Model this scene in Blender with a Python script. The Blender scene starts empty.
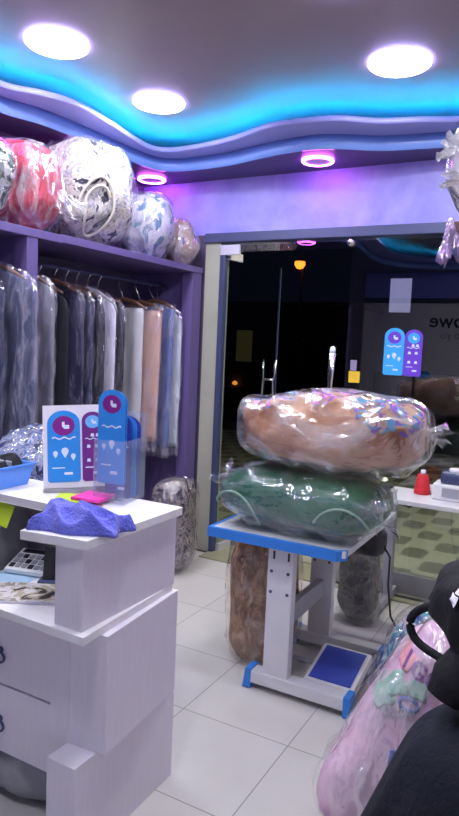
import bpy, bmesh, math, random
from mathutils import Vector, Matrix, Euler, noise
random.seed(7)
PI = math.pi
S = bpy.context.scene
COL = S.collection
V = Vector

# ------------------------------------------------------------------ materials
def new_mat(name):
    m = bpy.data.materials.new(name); m.use_nodes = True
    nt = m.node_tree; nt.nodes.clear()
    out = nt.nodes.new('ShaderNodeOutputMaterial')
    return m, nt, out

def N(nt, t, **kw):
    n = nt.nodes.new(t)
    for k, v in kw.items():
        setattr(n, k, v)
    return n

def c4(c): return (c[0], c[1], c[2], 1.0)

def coords(nt, scale=(1, 1, 1), rot=(0, 0, 0)):
    tc = N(nt, 'ShaderNodeTexCoord'); mp = N(nt, 'ShaderNodeMapping')
    mp.inputs['Scale'].default_value = scale
    mp.inputs['Rotation'].default_value = rot
    nt.links.new(tc.outputs['Object'], mp.inputs['Vector'])
    return mp.outputs['Vector']

def noise_tex(nt, vec, scale, detail=4, rough=0.55, dist=0.0):
    n = N(nt, 'ShaderNodeTexNoise')
    n.inputs['Scale'].default_value = scale
    n.inputs['Detail'].default_value = detail
    n.inputs['Roughness'].default_value = rough
    n.inputs['Distortion'].default_value = dist
    nt.links.new(vec, n.inputs['Vector'])
    return n.outputs['Fac']

def ramp(nt, fac, stops, interp='LINEAR'):
    r = N(nt, 'ShaderNodeValToRGB'); cr = r.color_ramp; cr.interpolation = interp
    while len(cr.elements) < len(stops): cr.elements.new(0.5)
    for e, (p, c) in zip(cr.elements, stops):
        e.position = p; e.color = c4(c)
    nt.links.new(fac, r.inputs['Fac'])
    return r.outputs['Color']

def bump(nt, h, strength=0.3, dist=0.01):
    b = N(nt, 'ShaderNodeBump')
    b.inputs['Strength'].default_value = strength
    b.inputs['Distance'].default_value = dist
    nt.links.new(h, b.inputs['Height'])
    return b.outputs['Normal']

def principled(nt, out, rough=0.5, metal=0.0, spec=0.5):
    p = N(nt, 'ShaderNodeBsdfPrincipled')
    p.inputs['Roughness'].default_value = rough
    p.inputs['Metallic'].default_value = metal
    p.inputs['Specular IOR Level'].default_value = spec
    nt.links.new(p.outputs[0], out.inputs['Surface'])
    return p

def mat(name, col, rough=0.5, metal=0.0, var=0.06, vscale=8, stretch=(1, 1, 1), bmp=0.0, bscale=60, spec=0.5):
    """plain material with a little procedural variation"""
    m, nt, out = new_mat(name)
    p = principled(nt, out, rough, metal, spec)
    vec = coords(nt, stretch)
    f = noise_tex(nt, vec, vscale)
    lo = tuple(max(0, x * (1 - var)) for x in col); hi = tuple(min(1, x * (1 + var)) for x in col)
    nt.links.new(ramp(nt, f, [(0.3, lo), (0.7, hi)]), p.inputs['Base Color'])
    if bmp:
        nt.links.new(bump(nt, noise_tex(nt, vec, bscale, 3), bmp, 0.004), p.inputs['Normal'])
    return m

def emit(name, col, strength):
    m, nt, out = new_mat(name)
    e = N(nt, 'ShaderNodeEmission')
    e.inputs['Color'].default_value = c4(col); e.inputs['Strength'].default_value = strength
    nt.links.new(e.outputs[0], out.inputs['Surface'])
    return m

def fabric_print(name, stops, scale=6, dist=1.5, rough=0.8, bmp=0.5, bscale=14, interp='CONSTANT', stretch=(1, 1, 1), spec=0.3, sheen=0.0):
    m, nt, out = new_mat(name)
    p = principled(nt, out, rough, 0, spec)
    vec = coords(nt, stretch)
    f = noise_tex(nt, vec, scale, 3, 0.55, dist)
    nt.links.new(ramp(nt, f, stops, interp), p.inputs['Base Color'])
    nt.links.new(bump(nt, noise_tex(nt, vec, bscale, 3, 0.5, 0.6), bmp, 0.02), p.inputs['Normal'])
    if sheen: p.inputs['Sheen Weight'].default_value = sheen
    return m

def film(name, milk=0.06, tint=(1, 1, 1), scale=9, strength=0.9, rough=0.13, spec=1.0, crease=0.25, prints=None, white=(0.9, 0.9, 0.92), stretch=(1, 1, 0.45), rot=(0.3, 0.5, 0.4), gloss=0.05):
    """clear crinkled plastic film: transparent, with a glossy coat and whitish creases that also paint in highlight streaks"""
    m, nt, out = new_mat(name)
    vec = coords(nt)
    svec = coords(nt, stretch, rot)
    n1 = noise_tex(nt, svec, scale, 3, 0.45, 0.3)
    n2 = noise_tex(nt, svec, scale * 2.2, 2, 0.5, 0.4)
    a = N(nt, 'ShaderNodeMath', operation='SUBTRACT'); nt.links.new(n1, a.inputs[0]); a.inputs[1].default_value = 0.5
    b = N(nt, 'ShaderNodeMath', operation='ABSOLUTE'); nt.links.new(a.outputs[0], b.inputs[0])
    c = N(nt, 'ShaderNodeMath', operation='MULTIPLY_ADD'); nt.links.new(b.outputs[0], c.inputs[0]); c.inputs[1].default_value = -2.4
    c2 = N(nt, 'ShaderNodeMath', operation='MULTIPLY'); nt.links.new(n2, c2.inputs[0]); c2.inputs[1].default_value = 0.55
    nt.links.new(c2.outputs[0], c.inputs[2])
    nrm = bump(nt, c.outputs[0], strength, 0.04)
    p = N(nt, 'ShaderNodeBsdfPrincipled')
    p.inputs['Base Color'].default_value = c4(white)
    p.inputs['Roughness'].default_value = rough
    p.inputs['Specular IOR Level'].default_value = spec
    nt.links.new(nrm, p.inputs['Normal'])
    tr = N(nt, 'ShaderNodeBsdfTransparent'); tr.inputs['Color'].default_value = c4(tint)
    g = N(nt, 'ShaderNodeBsdfGlossy'); g.inputs['Roughness'].default_value = rough
    g.inputs['Color'].default_value = (1, 1, 1, 1)
    nt.links.new(nrm, g.inputs['Normal'])
    fr = N(nt, 'ShaderNodeFresnel'); fr.inputs['IOR'].default_value = 1.55
    geo = N(nt, 'ShaderNodeNewGeometry')
    inv = N(nt, 'ShaderNodeMath', operation='SUBTRACT'); inv.inputs[0].default_value = 1.0
    nt.links.new(geo.outputs['Backfacing'], inv.inputs[1])
    fm2 = N(nt, 'ShaderNodeMath', operation='MULTIPLY_ADD')
    nt.links.new(fr.outputs[0], fm2.inputs[0]); fm2.inputs[1].default_value = 1.2; fm2.inputs[2].default_value = gloss
    fm = N(nt, 'ShaderNodeMath', operation='MULTIPLY', use_clamp=True); nt.links.new(fm2.outputs[0], fm.inputs[0]); nt.links.new(inv.outputs[0], fm.inputs[1])
    cr = N(nt, 'ShaderNodeMapRange', interpolation_type='SMOOTHSTEP'); nt.links.new(c.outputs[0], cr.inputs['Value'])
    cr.inputs['From Min'].default_value = 0.05; cr.inputs['From Max'].default_value = 0.36
    cr.inputs['To Min'].default_value = milk; cr.inputs['To Max'].default_value = milk + crease  # crease whitening doubles as highlight streaks painted into the film
    mix1 = N(nt, 'ShaderNodeMixShader')
    nt.links.new(cr.outputs[0], mix1.inputs[0]); nt.links.new(tr.outputs[0], mix1.inputs[1]); nt.links.new(p.outputs[0], mix1.inputs[2])
    last = mix1.outputs[0]
    if prints:
        # printed motifs on the film: blots around given local centres
        for (cx, cy, cz, r, cols) in prints:
            sub = N(nt, 'ShaderNodeVectorMath', operation='DISTANCE')
            nt.links.new(vec, sub.inputs[0]); sub.inputs[1].default_value = (cx, cy, cz)
            lt = N(nt, 'ShaderNodeMath', operation='LESS_THAN'); nt.links.new(sub.outputs['Value'], lt.inputs[0]); lt.inputs[1].default_value = r
            nn = noise_tex(nt, vec, 24, 1, 0.4, 1.0)
            gt = N(nt, 'ShaderNodeMath', operation='GREATER_THAN'); nt.links.new(nn, gt.inputs[0]); gt.inputs[1].default_value = 0.51
            mk = N(nt, 'ShaderNodeMath', operation='MULTIPLY'); nt.links.new(lt.outputs[0], mk.inputs[0]); nt.links.new(gt.outputs[0], mk.inputs[1])
            mk2 = N(nt, 'ShaderNodeMath', operation='MULTIPLY'); nt.links.new(mk.outputs[0], mk2.inputs[0]); mk2.inputs[1].default_value = 0.85
            n3 = noise_tex(nt, vec, 12, 1, 0.4, 0.5)
            k = len(cols)
            colr = ramp(nt, n3, [(0.0 if i == 0 else 0.34 + 0.32 * i / k, cc) for i, cc in enumerate(cols)], 'CONSTANT')
            d = N(nt, 'ShaderNodeBsdfPrincipled'); nt.links.new(colr, d.inputs['Base Color']); d.inputs['Roughness'].default_value = 0.3
            mx = N(nt, 'ShaderNodeMixShader'); nt.links.new(mk2.outputs[0], mx.inputs[0]); nt.links.new(last, mx.inputs[1]); nt.links.new(d.outputs[0], mx.inputs[2])
            last = mx.outputs[0]
    mix2 = N(nt, 'ShaderNodeMixShader')
    nt.links.new(fm.outputs[0], mix2.inputs[0]); nt.links.new(last, mix2.inputs[1]); nt.links.new(g.outputs[0], mix2.inputs[2])
    nt.links.new(mix2.outputs[0], out.inputs['Surface'])
    return m

def pane_mat(name, ior=1.75, tint=(0.93, 0.97, 0.95)):
    """thin clear pane: front faces mirror a little, both faces let light through"""
    m, nt, out = new_mat(name)
    tr = N(nt, 'ShaderNodeBsdfTransparent'); tr.inputs['Color'].default_value = c4(tint)
    g = N(nt, 'ShaderNodeBsdfGlossy'); g.inputs['Roughness'].default_value = 0.0
    fr = N(nt, 'ShaderNodeFresnel'); fr.inputs['IOR'].default_value = ior
    geo = N(nt, 'ShaderNodeNewGeometry')
    inv = N(nt, 'ShaderNodeMath', operation='SUBTRACT'); inv.inputs[0].default_value = 1.0
    nt.links.new(geo.outputs['Backfacing'], inv.inputs[1])
    fm = N(nt, 'ShaderNodeMath', operation='MULTIPLY'); nt.links.new(fr.outputs[0], fm.inputs[0]); nt.links.new(inv.outputs[0], fm.inputs[1])
    mx = N(nt, 'ShaderNodeMixShader'); nt.links.new(fm.outputs[0], mx.inputs[0])
    nt.links.new(tr.outputs[0], mx.inputs[1]); nt.links.new(g.outputs[0], mx.inputs[2])
    nt.links.new(mx.outputs[0], out.inputs['Surface'])
    return m

def tile_floor(name):
    m, nt, out = new_mat(name)
    p = principled(nt, out, 0.28, 0, 0.4)
    tc = N(nt, 'ShaderNodeTexCoord'); mp = N(nt, 'ShaderNodeMapping')
    mp.inputs['Location'].default_value = (1.605 + 0.515 * 8 , -2.56 + 0.515 * 12, 0)
    nt.links.new(tc.outputs['Object'], mp.inputs['Vector'])
    b = N(nt, 'ShaderNodeTexBrick'); b.offset = 0; b.squash = 1
    b.inputs['Scale'].default_value = 1
    b.inputs['Brick Width'].default_value = 0.515; b.inputs['Row Height'].default_value = 0.515
    b.inputs['Mortar Size'].default_value = 0.0028; b.inputs['Mortar Smooth'].default_value = 0.2
    b.inputs['Color1'].default_value = (0.62, 0.60, 0.58, 1); b.inputs['Color2'].default_value = (0.585, 0.57, 0.56, 1)
    b.inputs['Mortar'].default_value = (0.29, 0.28, 0.27, 1)
    nt.links.new(mp.outputs[0], b.inputs['Vector'])
    f = noise_tex(nt, mp.outputs[0], 3.0, 6, 0.6, 0.4)
    r = ramp(nt, f, [(0.3, (0.93, 0.92, 0.91)), (0.7, (1, 1, 1))])
    mu = N(nt, 'ShaderNodeMix', data_type='RGBA', blend_type='MULTIPLY'); mu.inputs[0].default_value = 1
    nt.links.new(b.outputs['Color'], mu.inputs[6]); nt.links.new(r, mu.inputs[7])
    nt.links.new(mu.outputs[2], p.inputs['Base Color'])
    return m

def paving(name):
    m, nt, out = new_mat(name)
    p = principled(nt, out, 0.7, 0, 0.3)
    tc = N(nt, 'ShaderNodeTexCoord'); mp = N(nt, 'ShaderNodeMapping')
    mp.inputs['Rotation'].default_value = (0, 0, 0.0)
    nt.links.new(tc.outputs['Object'], mp.inputs['Vector'])
    sx = N(nt, 'ShaderNodeSeparateXYZ'); nt.links.new(mp.outputs[0], sx.inputs[0])
    def wave(sock, k):
        a = N(nt, 'ShaderNodeMath', operation='MULTIPLY'); nt.links.new(sock, a.inputs[0]); a.inputs[1].default_value = k
        c = N(nt, 'ShaderNodeMath', operation='COSINE'); nt.links.new(a.outputs[0], c.inputs[0]); return c.outputs[0]
    ad = N(nt, 'ShaderNodeMath', operation='MULTIPLY')
    nt.links.new(wave(sx.outputs[0], 2 * PI / 0.44), ad.inputs[0]); nt.links.new(wave(sx.outputs[1], 2 * PI / 0.62), ad.inputs[1])
    nz = noise_tex(nt, mp.outputs[0], 30, 2)
    ad2 = N(nt, 'ShaderNodeMath', operation='MULTIPLY_ADD'); nt.links.new(nz, ad2.inputs[0]); ad2.inputs[1].default_value = 0.45; nt.links.new(ad.outputs[0], ad2.inputs[2])
    mr = N(nt, 'ShaderNodeMapRange'); nt.links.new(ad2.outputs[0], mr.inputs['Value'])
    mr.inputs['From Min'].default_value = 0.25; mr.inputs['From Max'].default_value = 0.42
    nt.links.new(ramp(nt, mr.outputs[0], [(0.0, (0.40, 0.39, 0.31)), (1.0, (0.18, 0.18, 0.14))]), p.inputs['Base Color'])
    return m

def painted_wall(name, c1, c2, scale=2.2, rough=0.45):
    m, nt, out = new_mat(name)
    p = principled(nt, out, rough, 0, 0.4)
    vec = coords(nt)
    f = noise_tex(nt, vec, scale, 6, 0.62, 0.6)
    nt.links.new(ramp(nt, f, [(0.3, c1), (0.7, c2)]), p.inputs['Base Color'])
    return m

M = {}
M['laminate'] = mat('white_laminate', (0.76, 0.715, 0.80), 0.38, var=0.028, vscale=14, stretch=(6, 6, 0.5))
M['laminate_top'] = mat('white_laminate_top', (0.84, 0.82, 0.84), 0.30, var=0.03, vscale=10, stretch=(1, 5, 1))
M['rack'] = mat('rack_laminate', (0.135, 0.10, 0.27), 0.42, var=0.08, vscale=6, stretch=(5, 5, 0.6))
M['wall_left'] = painted_wall('wall_left_paint', (0.10, 0.085, 0.15), (0.135, 0.115, 0.19))
M['wall_front'] = painted_wall('wall_front_paint', (0.27, 0.27, 0.76), (0.46, 0.44, 0.90), 3.0)
M['wall_white'] = painted_wall('wall_white_paint', (0.70, 0.68, 0.72), (0.76, 0.74, 0.78))
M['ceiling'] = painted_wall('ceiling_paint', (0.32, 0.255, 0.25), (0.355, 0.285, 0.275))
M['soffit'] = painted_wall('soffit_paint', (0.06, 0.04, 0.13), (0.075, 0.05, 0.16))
M['fascia'] = mat('fascia_gloss', (0.22, 0.38, 0.85), 0.22, var=0.05, vscale=3)
M['lip'] = mat('lip_gloss', (0.36, 0.36, 0.74), 0.3, var=0.04, vscale=3)
M['ceiling_brown'] = painted_wall('ceiling_brown_paint', (0.10, 0.072, 0.066), (0.125, 0.09, 0.082), 1.5)
M['floor'] = tile_floor('floor_tiles')
M['paving'] = paving('outdoor_paving')
M['asphalt'] = mat('asphalt', (0.05, 0.05, 0.05), 0.9)
M['pillar'] = painted_wall('pillar_paint', (0.40, 0.40, 0.33), (0.46, 0.46, 0.38))
M['alu_dark'] = mat('dark_aluminium', (0.065, 0.08, 0.18), 0.4, 0.2, 0.05)
M['alu'] = mat('grey_aluminium', (0.34, 0.34, 0.37), 0.4, 0.5, 0.05)
M['steel'] = mat('brushed_steel', (0.72, 0.72, 0.74), 0.22, 1.0, 0.04)
M['fitting'] = mat('satin_fitting', (0.74, 0.72, 0.80), 0.35, 0.4, 0.03)
M['pane'] = pane_mat('clear_pane', 2.15)
M['acrylic'] = film('clear_acrylic', 0.10, (0.97, 0.98, 1), 1.0, 0.0, 0.05, 0.6, 0.0, white=(0.8, 0.82, 0.95), gloss=0.03)
M['led_white'] = emit('panel_white', (0.95, 0.955, 1.0), 64)
M['led_off'] = mat('panel_diffuser', (0.5, 0.42, 0.6), 0.4)
M['led_rim'] = emit('panel_rim_blue', (0.46, 0.40, 1.0), 26.0)
M['led_pink'] = emit('ring_pink', (0.80, 0.13, 1.0), 26)
M['led_cyan'] = emit('strip_cyan', (0.0, 0.48, 1.0), 75.0)
M['white_plastic'] = mat('white_plastic', (0.8, 0.8, 0.82), 0.4, var=0.03)
M['white_paint'] = mat('white_enamel', (0.70, 0.70, 0.74), 0.35, var=0.04)
M['grey_enamel'] = mat('grey_enamel', (0.36, 0.36, 0.42), 0.4, var=0.05)
M['blue_plastic'] = mat('blue_plastic', (0.03, 0.22, 0.72), 0.4, var=0.06)
M['blue_rubber'] = mat('blue_rubber', (0.04, 0.07, 0.42), 0.6, var=0.08, bmp=0.3, bscale=120)
M['basket'] = mat('basket_blue', (0.10, 0.30, 0.88), 0.35, var=0.05)
M['towel'] = fabric_print('towel_terry', [(0.3, (0.11, 0.12, 0.62)), (0.7, (0.17, 0.19, 0.75))], 6, 0.6, 0.95, 0.7, 90, 'LINEAR', sheen=0.3)
M['black'] = mat('black_plastic', (0.02, 0.02, 0.024), 0.4)
M['navy_cloth'] = fabric_print('navy_cloth', [(0.3, (0.006, 0.008, 0.016)), (0.7, (0.011, 0.013, 0.026))], 4, 0.5, 0.85, 0.3, 40, 'LINEAR')
M['black_cloth'] = fabric_print('black_cloth', [(0.3, (0.008, 0.008, 0.011)), (0.7, (0.016, 0.016, 0.022))], 5, 0.8, 0.75, 0.4, 20, 'LINEAR')
M['cyan_card'] = mat('cyan_card', (0.03, 0.28, 0.80), 0.35, var=0.08, vscale=4)
M['cyan_sticker'] = mat('cyan_sticker', (0.05, 0.42, 0.98), 0.35, var=0.08, vscale=4)
M['violet_sticker'] = mat('violet_sticker', (0.16, 0.06, 0.62), 0.35, var=0.08, vscale=4)
M['plum_card'] = mat('plum_card', (0.17, 0.025, 0.24), 0.35, var=0.08, vscale=4)
M['navy_card'] = mat('navy_card', (0.05, 0.07, 0.36), 0.35, var=0.1, vscale=4)
M['magenta'] = mat('magenta_print', (0.24, 0.012, 0.25), 0.4, var=0.05)
M['print_white'] = mat('white_print', (0.72, 0.8, 0.95), 0.5, var=0.02)
M['print_sky'] = mat('sky_print', (0.16, 0.48, 0.9), 0.5, var=0.02)
M['paper'] = mat('white_paper', (0.80, 0.76, 0.84), 0.7, var=0.03)
M['pink_pad'] = mat('pink_paper', (0.9, 0.05, 0.42), 0.7, var=0.03)
M['lime_pad'] = mat('lime_paper', (0.50, 0.66, 0.03), 0.7, var=0.03)
M['yellow'] = mat('yellow_paper', (0.85, 0.55, 0.03), 0.6, var=0.03)
M['lilac_paper'] = mat('lilac_paper', (0.28, 0.24, 0.40), 0.7, var=0.04)
M['red_thread'] = mat('red_thread', (0.62, 0.02, 0.03), 0.7, var=0.15, vscale=40, stretch=(0.3, 0.3, 6), bmp=0.5, bscale=80)
M['ink'] = mat('dark_ink', (0.02, 0.02, 0.035), 0.5)
M['hanger'] = mat('hanger_wood', (0.16, 0.075, 0.045), 0.4, var=0.1)
M['shelf_brown'] = mat('shelf_brown', (0.24, 0.14, 0.11), 0.5, var=0.1, stretch=(1, 8, 1))
M['bark'] = mat('bark', (0.05, 0.04, 0.03), 0.9)
M['leaf'] = mat('leaf', (0.06, 0.07, 0.03), 0.8)
M['street'] = emit('sodium_lamp', (1.0, 0.20, 0.02), 2.4)
M['dim_window'] = emit('dim_window', (0.5, 0.42, 0.14), 0.03)
M['amber'] = emit('amber_lamp', (1.0, 0.35, 0.05), 0.8)
M['facade'] = mat('night_facade', (0.10, 0.09, 0.085), 0.9)

# ------------------------------------------------------------------ object helpers
WL = {}   # world location of every object
def vec(p): return V((p[0], p[1], p[2]))

def meta(o, label=None, cat=None, group=None, kind=None):
    if label: o['label'] = label
    if cat: o['category'] = cat
    if group: o['group'] = group
    if kind: o['kind'] = kind
    return o

def thing(name, label, cat, loc, group=None):
    o = bpy.data.objects.new(name, None); COL.objects.link(o)
    o.empty_display_size = 0.05
    o.location = loc; WL[o.name] = vec(loc)
    return meta(o, label, cat, group)

def obj(name, bm, m, parent=None, smooth=False, label=None, origin=None):
    bmesh.ops.recalc_face_normals(bm, faces=bm.faces[:])
    co = [v.co for v in bm.verts]
    if origin is None:
        lo = V((min(c.x for c in co), min(c.y for c in co), min(c.z for c in co)))
        hi = V((max(c.x for c in co), max(c.y for c in co), max(c.z for c in co)))
        c = (lo + hi) / 2
    else:
        c = vec(origin)
    for v in bm.verts: v.co -= c
    me = bpy.data.meshes.new(name); bm.to_mesh(me); bm.free()
    if smooth:
        for p in me.polygons: p.use_smooth = True
    me.materials.append(m)
    o = bpy.data.objects.new(name, me); COL.objects.link(o)
    if parent is not None:
        o.parent = parent; o.location = c - WL[parent.name]
    else:
        o.location = c
    WL[o.name] = c.copy()
    if label: o['label'] = label
    return o

def struct(name, bm, m, smooth=False):
    o = obj(name, bm, m, None, smooth); o['kind'] = 'structure'; return o

def BM(): return bmesh.new()

def box(bm, x0, x1, y0, y1, z0, z1, bev=0.0, T=None):
    vs = [bm.verts.new((x, y, z)) for z in (z0, z1) for y in (y0, y1) for x in (x0, x1)]
    f = [(0, 2, 3, 1), (4, 5, 7, 6), (0, 1, 5, 4), (2, 6, 7, 3), (0, 4, 6, 2), (1, 3, 7, 5)]
    fs = [bm.faces.new([vs[i] for i in q]) for q in f]
    if bev:
        es = list({e for fa in fs for e in fa.edges})
        r = bmesh.ops.bevel(bm, geom=es, offset=bev, segments=2, affect='EDGES', profile=0.6)
        vs = list({v for fa in r['faces'] for v in fa.verts} | {v for v in vs if v.is_valid})
    if T is not None:
        for v in vs: v.co = T @ v.co
    return bm

def prism(bm, pts, z0, z1, T=None, bev=0.0):
    n = len(pts)
    a = [bm.verts.new((p[0], p[1], z0)) for p in pts]; b = [bm.verts.new((p[0], p[1], z1)) for p in pts]
    fs = [bm.faces.new(a[::-1]), bm.faces.new(b)]
    for i in range(n):
        fs.append(bm.faces.new((a[i], a[(i + 1) % n], b[(i + 1) % n], b[i])))
    vs = a + b
    if bev:
        es = list({e for fa in fs for e in fa.edges})
        r = bmesh.ops.bevel(bm, geom=es, offset=bev, segments=2, affect='EDGES', profile=0.6)
        vs = list({v for fa in r['faces'] for v in fa.verts} | {v for v in vs if v.is_valid})
    if T is not None:
        for v in vs: v.co = T @ v.co
    return bm

def tube(bm, pts, r, seg=10, cap=True):
    pts = [vec(p) for p in pts]; rings = []
    rr = r if isinstance(r, (list, tuple)) else [r] * len(pts)
    for i, p in enumerate(pts):
        d = (pts[min(i + 1, len(pts) - 1)] - pts[max(i - 1, 0)]).normalized()
        u = d.cross(V((0, 0, 1)))
        if u.length < 1e-3: u = d.cross(V((1, 0, 0)))
        u.normalize(); w = d.cross(u)
        rings.append([bm.verts.new(p + (u * math.cos(2 * PI * k / seg) + w * math.sin(2 * PI * k / seg)) * rr[i]) for k in range(seg)])
    for a, b in zip(rings, rings[1:]):
        for k in range(seg):
            bm.faces.new((a[k], a[(k + 1) % seg], b[(k + 1) % seg], b[k]))
    if cap:
        bm.faces.new(rings[0][::-1]); bm.faces.new(rings[-1])
    return bm

def lathe(bm, prof, centre, seg=32, T=None):
    """prof: list of (r,z)"""
    c = vec(centre); rings = []; allv = []
    for r, z in prof:
        if r < 1e-5:
            v = bm.verts.new(c + V((0, 0, z))); rings.append([v]); allv.append(v)
        else:
            ring = [bm.verts.new(c + V((r * math.cos(2 * PI * k / seg), r * math.sin(2 * PI * k / seg), z))) for k in range(seg)]
            rings.append(ring); allv += ring
    for a, b in zip(rings, rings[1:]):
        for k in range(seg):
            k2 = (k + 1) % seg
            if len(a) == 1 and len(b) == 1: continue
            if len(a) == 1: bm.faces.new((a[0], b[k2], b[k]))
            elif len(b) == 1: bm.faces.new((a[k], a[k2], b[0]))
            else: bm.faces.new((a[k], a[k2], b[k2], b[k]))
    if T is not None:
        for v in allv: v.co = T @ v.co
    return bm

def spow(x, e): return math.copysign(abs(x) ** e, x)

def fr(p, f, seed):
    q = V((p.x * f + seed * 3.7, p.y * f - seed * 1.3, p.z * f + seed * 2.1))
    return noise.noise(q)

def ridge(p, f, seed): return 1 - 2.2 * abs(fr(p, f, seed))

def blob(rx, ry, rz, e1=0.6, e2=0.6, nu=64, nv=36, lump=0.0, lf=3, crease=0.0, cf=7, seed=1, grow=0.0, taper=0.0):
    """lumpy superellipsoid in local coordinates; returns bmesh"""
    bm = BM(); rings = []
    rx += grow; ry += grow; rz += grow
    for j in range(nv + 1):
        ph = -PI / 2 + PI * j / nv
        ring = []
        for i in range(nu):
            th = 2 * PI * i / nu
            x = spow(math.cos(ph), e1) * spow(math.cos(th), e2)
            y = spow(math.cos(ph), e1) * spow(math.sin(th), e2)
            z = spow(math.sin(ph), e1)
            p = V((x * rx, y * ry, z * rz))
            if taper: 
                k = 1 - taper * (z + 1) / 2; p.x *= k; p.y *= k
            n = V((x / rx, y / ry, z / rz)); n.normalize()
            d = lump * fr(p, lf, seed) + crease * ridge(p, cf, seed + 5)
            ring.append(p + n * d)
            if j in (0, nv): break
        rings.append([bm.verts.new(q) for q in ring])
    for a, b in zip(rings, rings[1:]):
        for k in range(nu):
            k2 = (k + 1) % nu
            if len(a) == 1: bm.faces.new((a[0], b[k2], b[k]))
            elif len(b) == 1: bm.faces.new((a[k], a[k2], b[0]))
            else: bm.faces.new((a[k], a[k2], b[k2], b[k]))
    return bm

def ruffle(bm, base, d, length, r0, r1, seed=1, n=28, m=6):
    """gathered end of a plastic bag: a pleated fan opening from base along d"""
    d = vec(d).normalized(); u = d.cross(V((0.2, 0.3, 1))).normalized(); w = d.cross(u); base = vec(base)
    rings = []
    for j in range(m + 1):
        t = j / m
        r = r0 + (r1 - r0) * t ** 1.2
        ring = []
        for k in range(n):
            a = 2 * PI * k / n
            q = r * (1 + 0.35 * t * math.sin(7 * a + seed) + 0.2 * t * math.sin(3 * a + 2 * seed))
            ring.append(bm.verts.new(base + d * (length * t * (1 + 0.18 * t * math.sin(5 * a + seed * 2))) + u * math.cos(a) * q + w * math.sin(a) * q * 0.55))
        rings.append(ring)
    for a, b in zip(rings, rings[1:]):
        for k in range(n):
            bm.faces.new((a[k], a[(k + 1) % n], b[(k + 1) % n], b[k]))
    bm.faces.new(rings[0][::-1])

def place(bm, rot, loc):
    T = Matrix.Translation(vec(loc)) @ Euler(rot, 'XYZ').to_matrix().to_4x4()
    for v in bm.verts: v.co = T @ v.co
    return bm

def bag(name, label, cat, loc, size, rot, body_mat, film_mat, e=(0.6, 0.6), lump=0.02, lf=4, crease=0.012, cf=6, seed=1,
        rest=None, group=None, film_grow=0.018, film_crease=0.014, film_cf=8, ruffles=(), body_name='bedding', taper=0.0, body_scale=1.0, wall=None, ceil=None, floor=False):
    """bedding or clothes packed in clear film. size = half extents"""
    bm = blob(size[0] * body_scale, size[1] * body_scale, size[2] * body_scale, e[0], e[1], 72, 40, lump, lf, crease, cf, seed, taper=taper)
    fm = blob(*size, e[0], e[1], 90, 50, lump, lf, film_crease, film_cf, seed, grow=film_grow, taper=taper)
    for (b, d, ln, r0, r1) in ruffles: ruffle(fm, b, d, ln, r0, r1, seed)
    place(bm, rot, loc); place(fm, rot, loc)
    dz = 0
    if rest is not None:
        dz = rest + 0.002 - min(v.co.z for v in fm.verts)
    for b in (bm, fm):
        for v in b.verts:
            v.co.z += dz
    if rest is not None:
        # what lies on a support flattens against it
        zb = min(v.co.z for v in bm.verts)
        for b, off in ((bm, 0.006), (fm, 0.0)):
            for v in b.verts:
                h = v.co.z - (rest + 0.002)
                if h < 0.05: v.co.z = rest + 0.002 + off + max(0, h) * 0.25 if h < 0.03 else rest + 0.002 + off + 0.0075 + (h - 0.03) * 2.125
    if floor:
        for b, off in ((bm, 0.008), (fm, 0.002)):
            for v in b.verts: v.co.z = max(v.co.z, off)
    if ceil is not None:
        for b, off in ((bm, 0.012), (fm, 0.0)):
            for v in b.verts:
                if v.co.z > ceil - off: v.co.z = ceil - off
    if wall is not None:      # pressed against the wall behind it
        for b, off in ((bm, 0.012), (fm, 0.004)):
            for v in b.verts:
                if v.co.x < wall + off: v.co.x = wall + off
    zmin = min(v.co.z for v in fm.verts)
    t = thing(name, label, cat, (loc[0], loc[1], zmin), group)
    bo = obj(body_name, bm, body_mat, t, True)
    fo = obj('plastic_wrap', fm, film_mat, t, True)
    return t, bo, fo

def text_mesh(name, s, size, m, parent, origin, right, up, depth=0.001, label=None, align='LEFT'):
    cu = bpy.data.curves.new('txt', 'FONT'); cu.body = s; cu.size = size; cu.extrude = depth; cu.align_x = align; cu.offset = 0.0015 * size / 0.1
    to = bpy.data.objects.new('txt', cu); COL.objects.link(to)
    dg = bpy.context.evaluated_depsgraph_get()
    me = bpy.data.meshes.new_from_object(to.evaluated_get(dg))
    bm = BM(); bm.from_mesh(me)
    bpy.data.objects.remove(to); bpy.data.curves.remove(cu); bpy.data.meshes.remove(me)
    r = vec(right).normalized(); u = vec(up).normalized(); n = r.cross(u)
    o = vec(origin)
    for v in bm.verts: v.co = o + r * v.co.x + u * v.co.y + n * v.co.z
    return obj(name, bm, m, parent, label=label)

def frame_T(origin, right, up):
    """local x = right, local y = up, local z = out of the face"""
    r = vec(right).normalized(); u = vec(up).normalized(); n = r.cross(u)
    T = Matrix.Identity(4)
    for i in range(3):
        T[i][0] = r[i]; T[i][1] = u[i]; T[i][2] = n[i]; T[i][3] = origin[i]
    return T

def card_outline(w, h, n=14):
    r = w / 2
    pts = [(-r + 0.008, 0), (r - 0.008, 0), (r, 0.008)]
    for k in range(n + 1):
        a = PI * k / n
        pts.append((r * math.cos(a), h - r * 0.85 + r * 0.85 * math.sin(a)))
    pts.append((-r, 0.008))
    return pts

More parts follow.
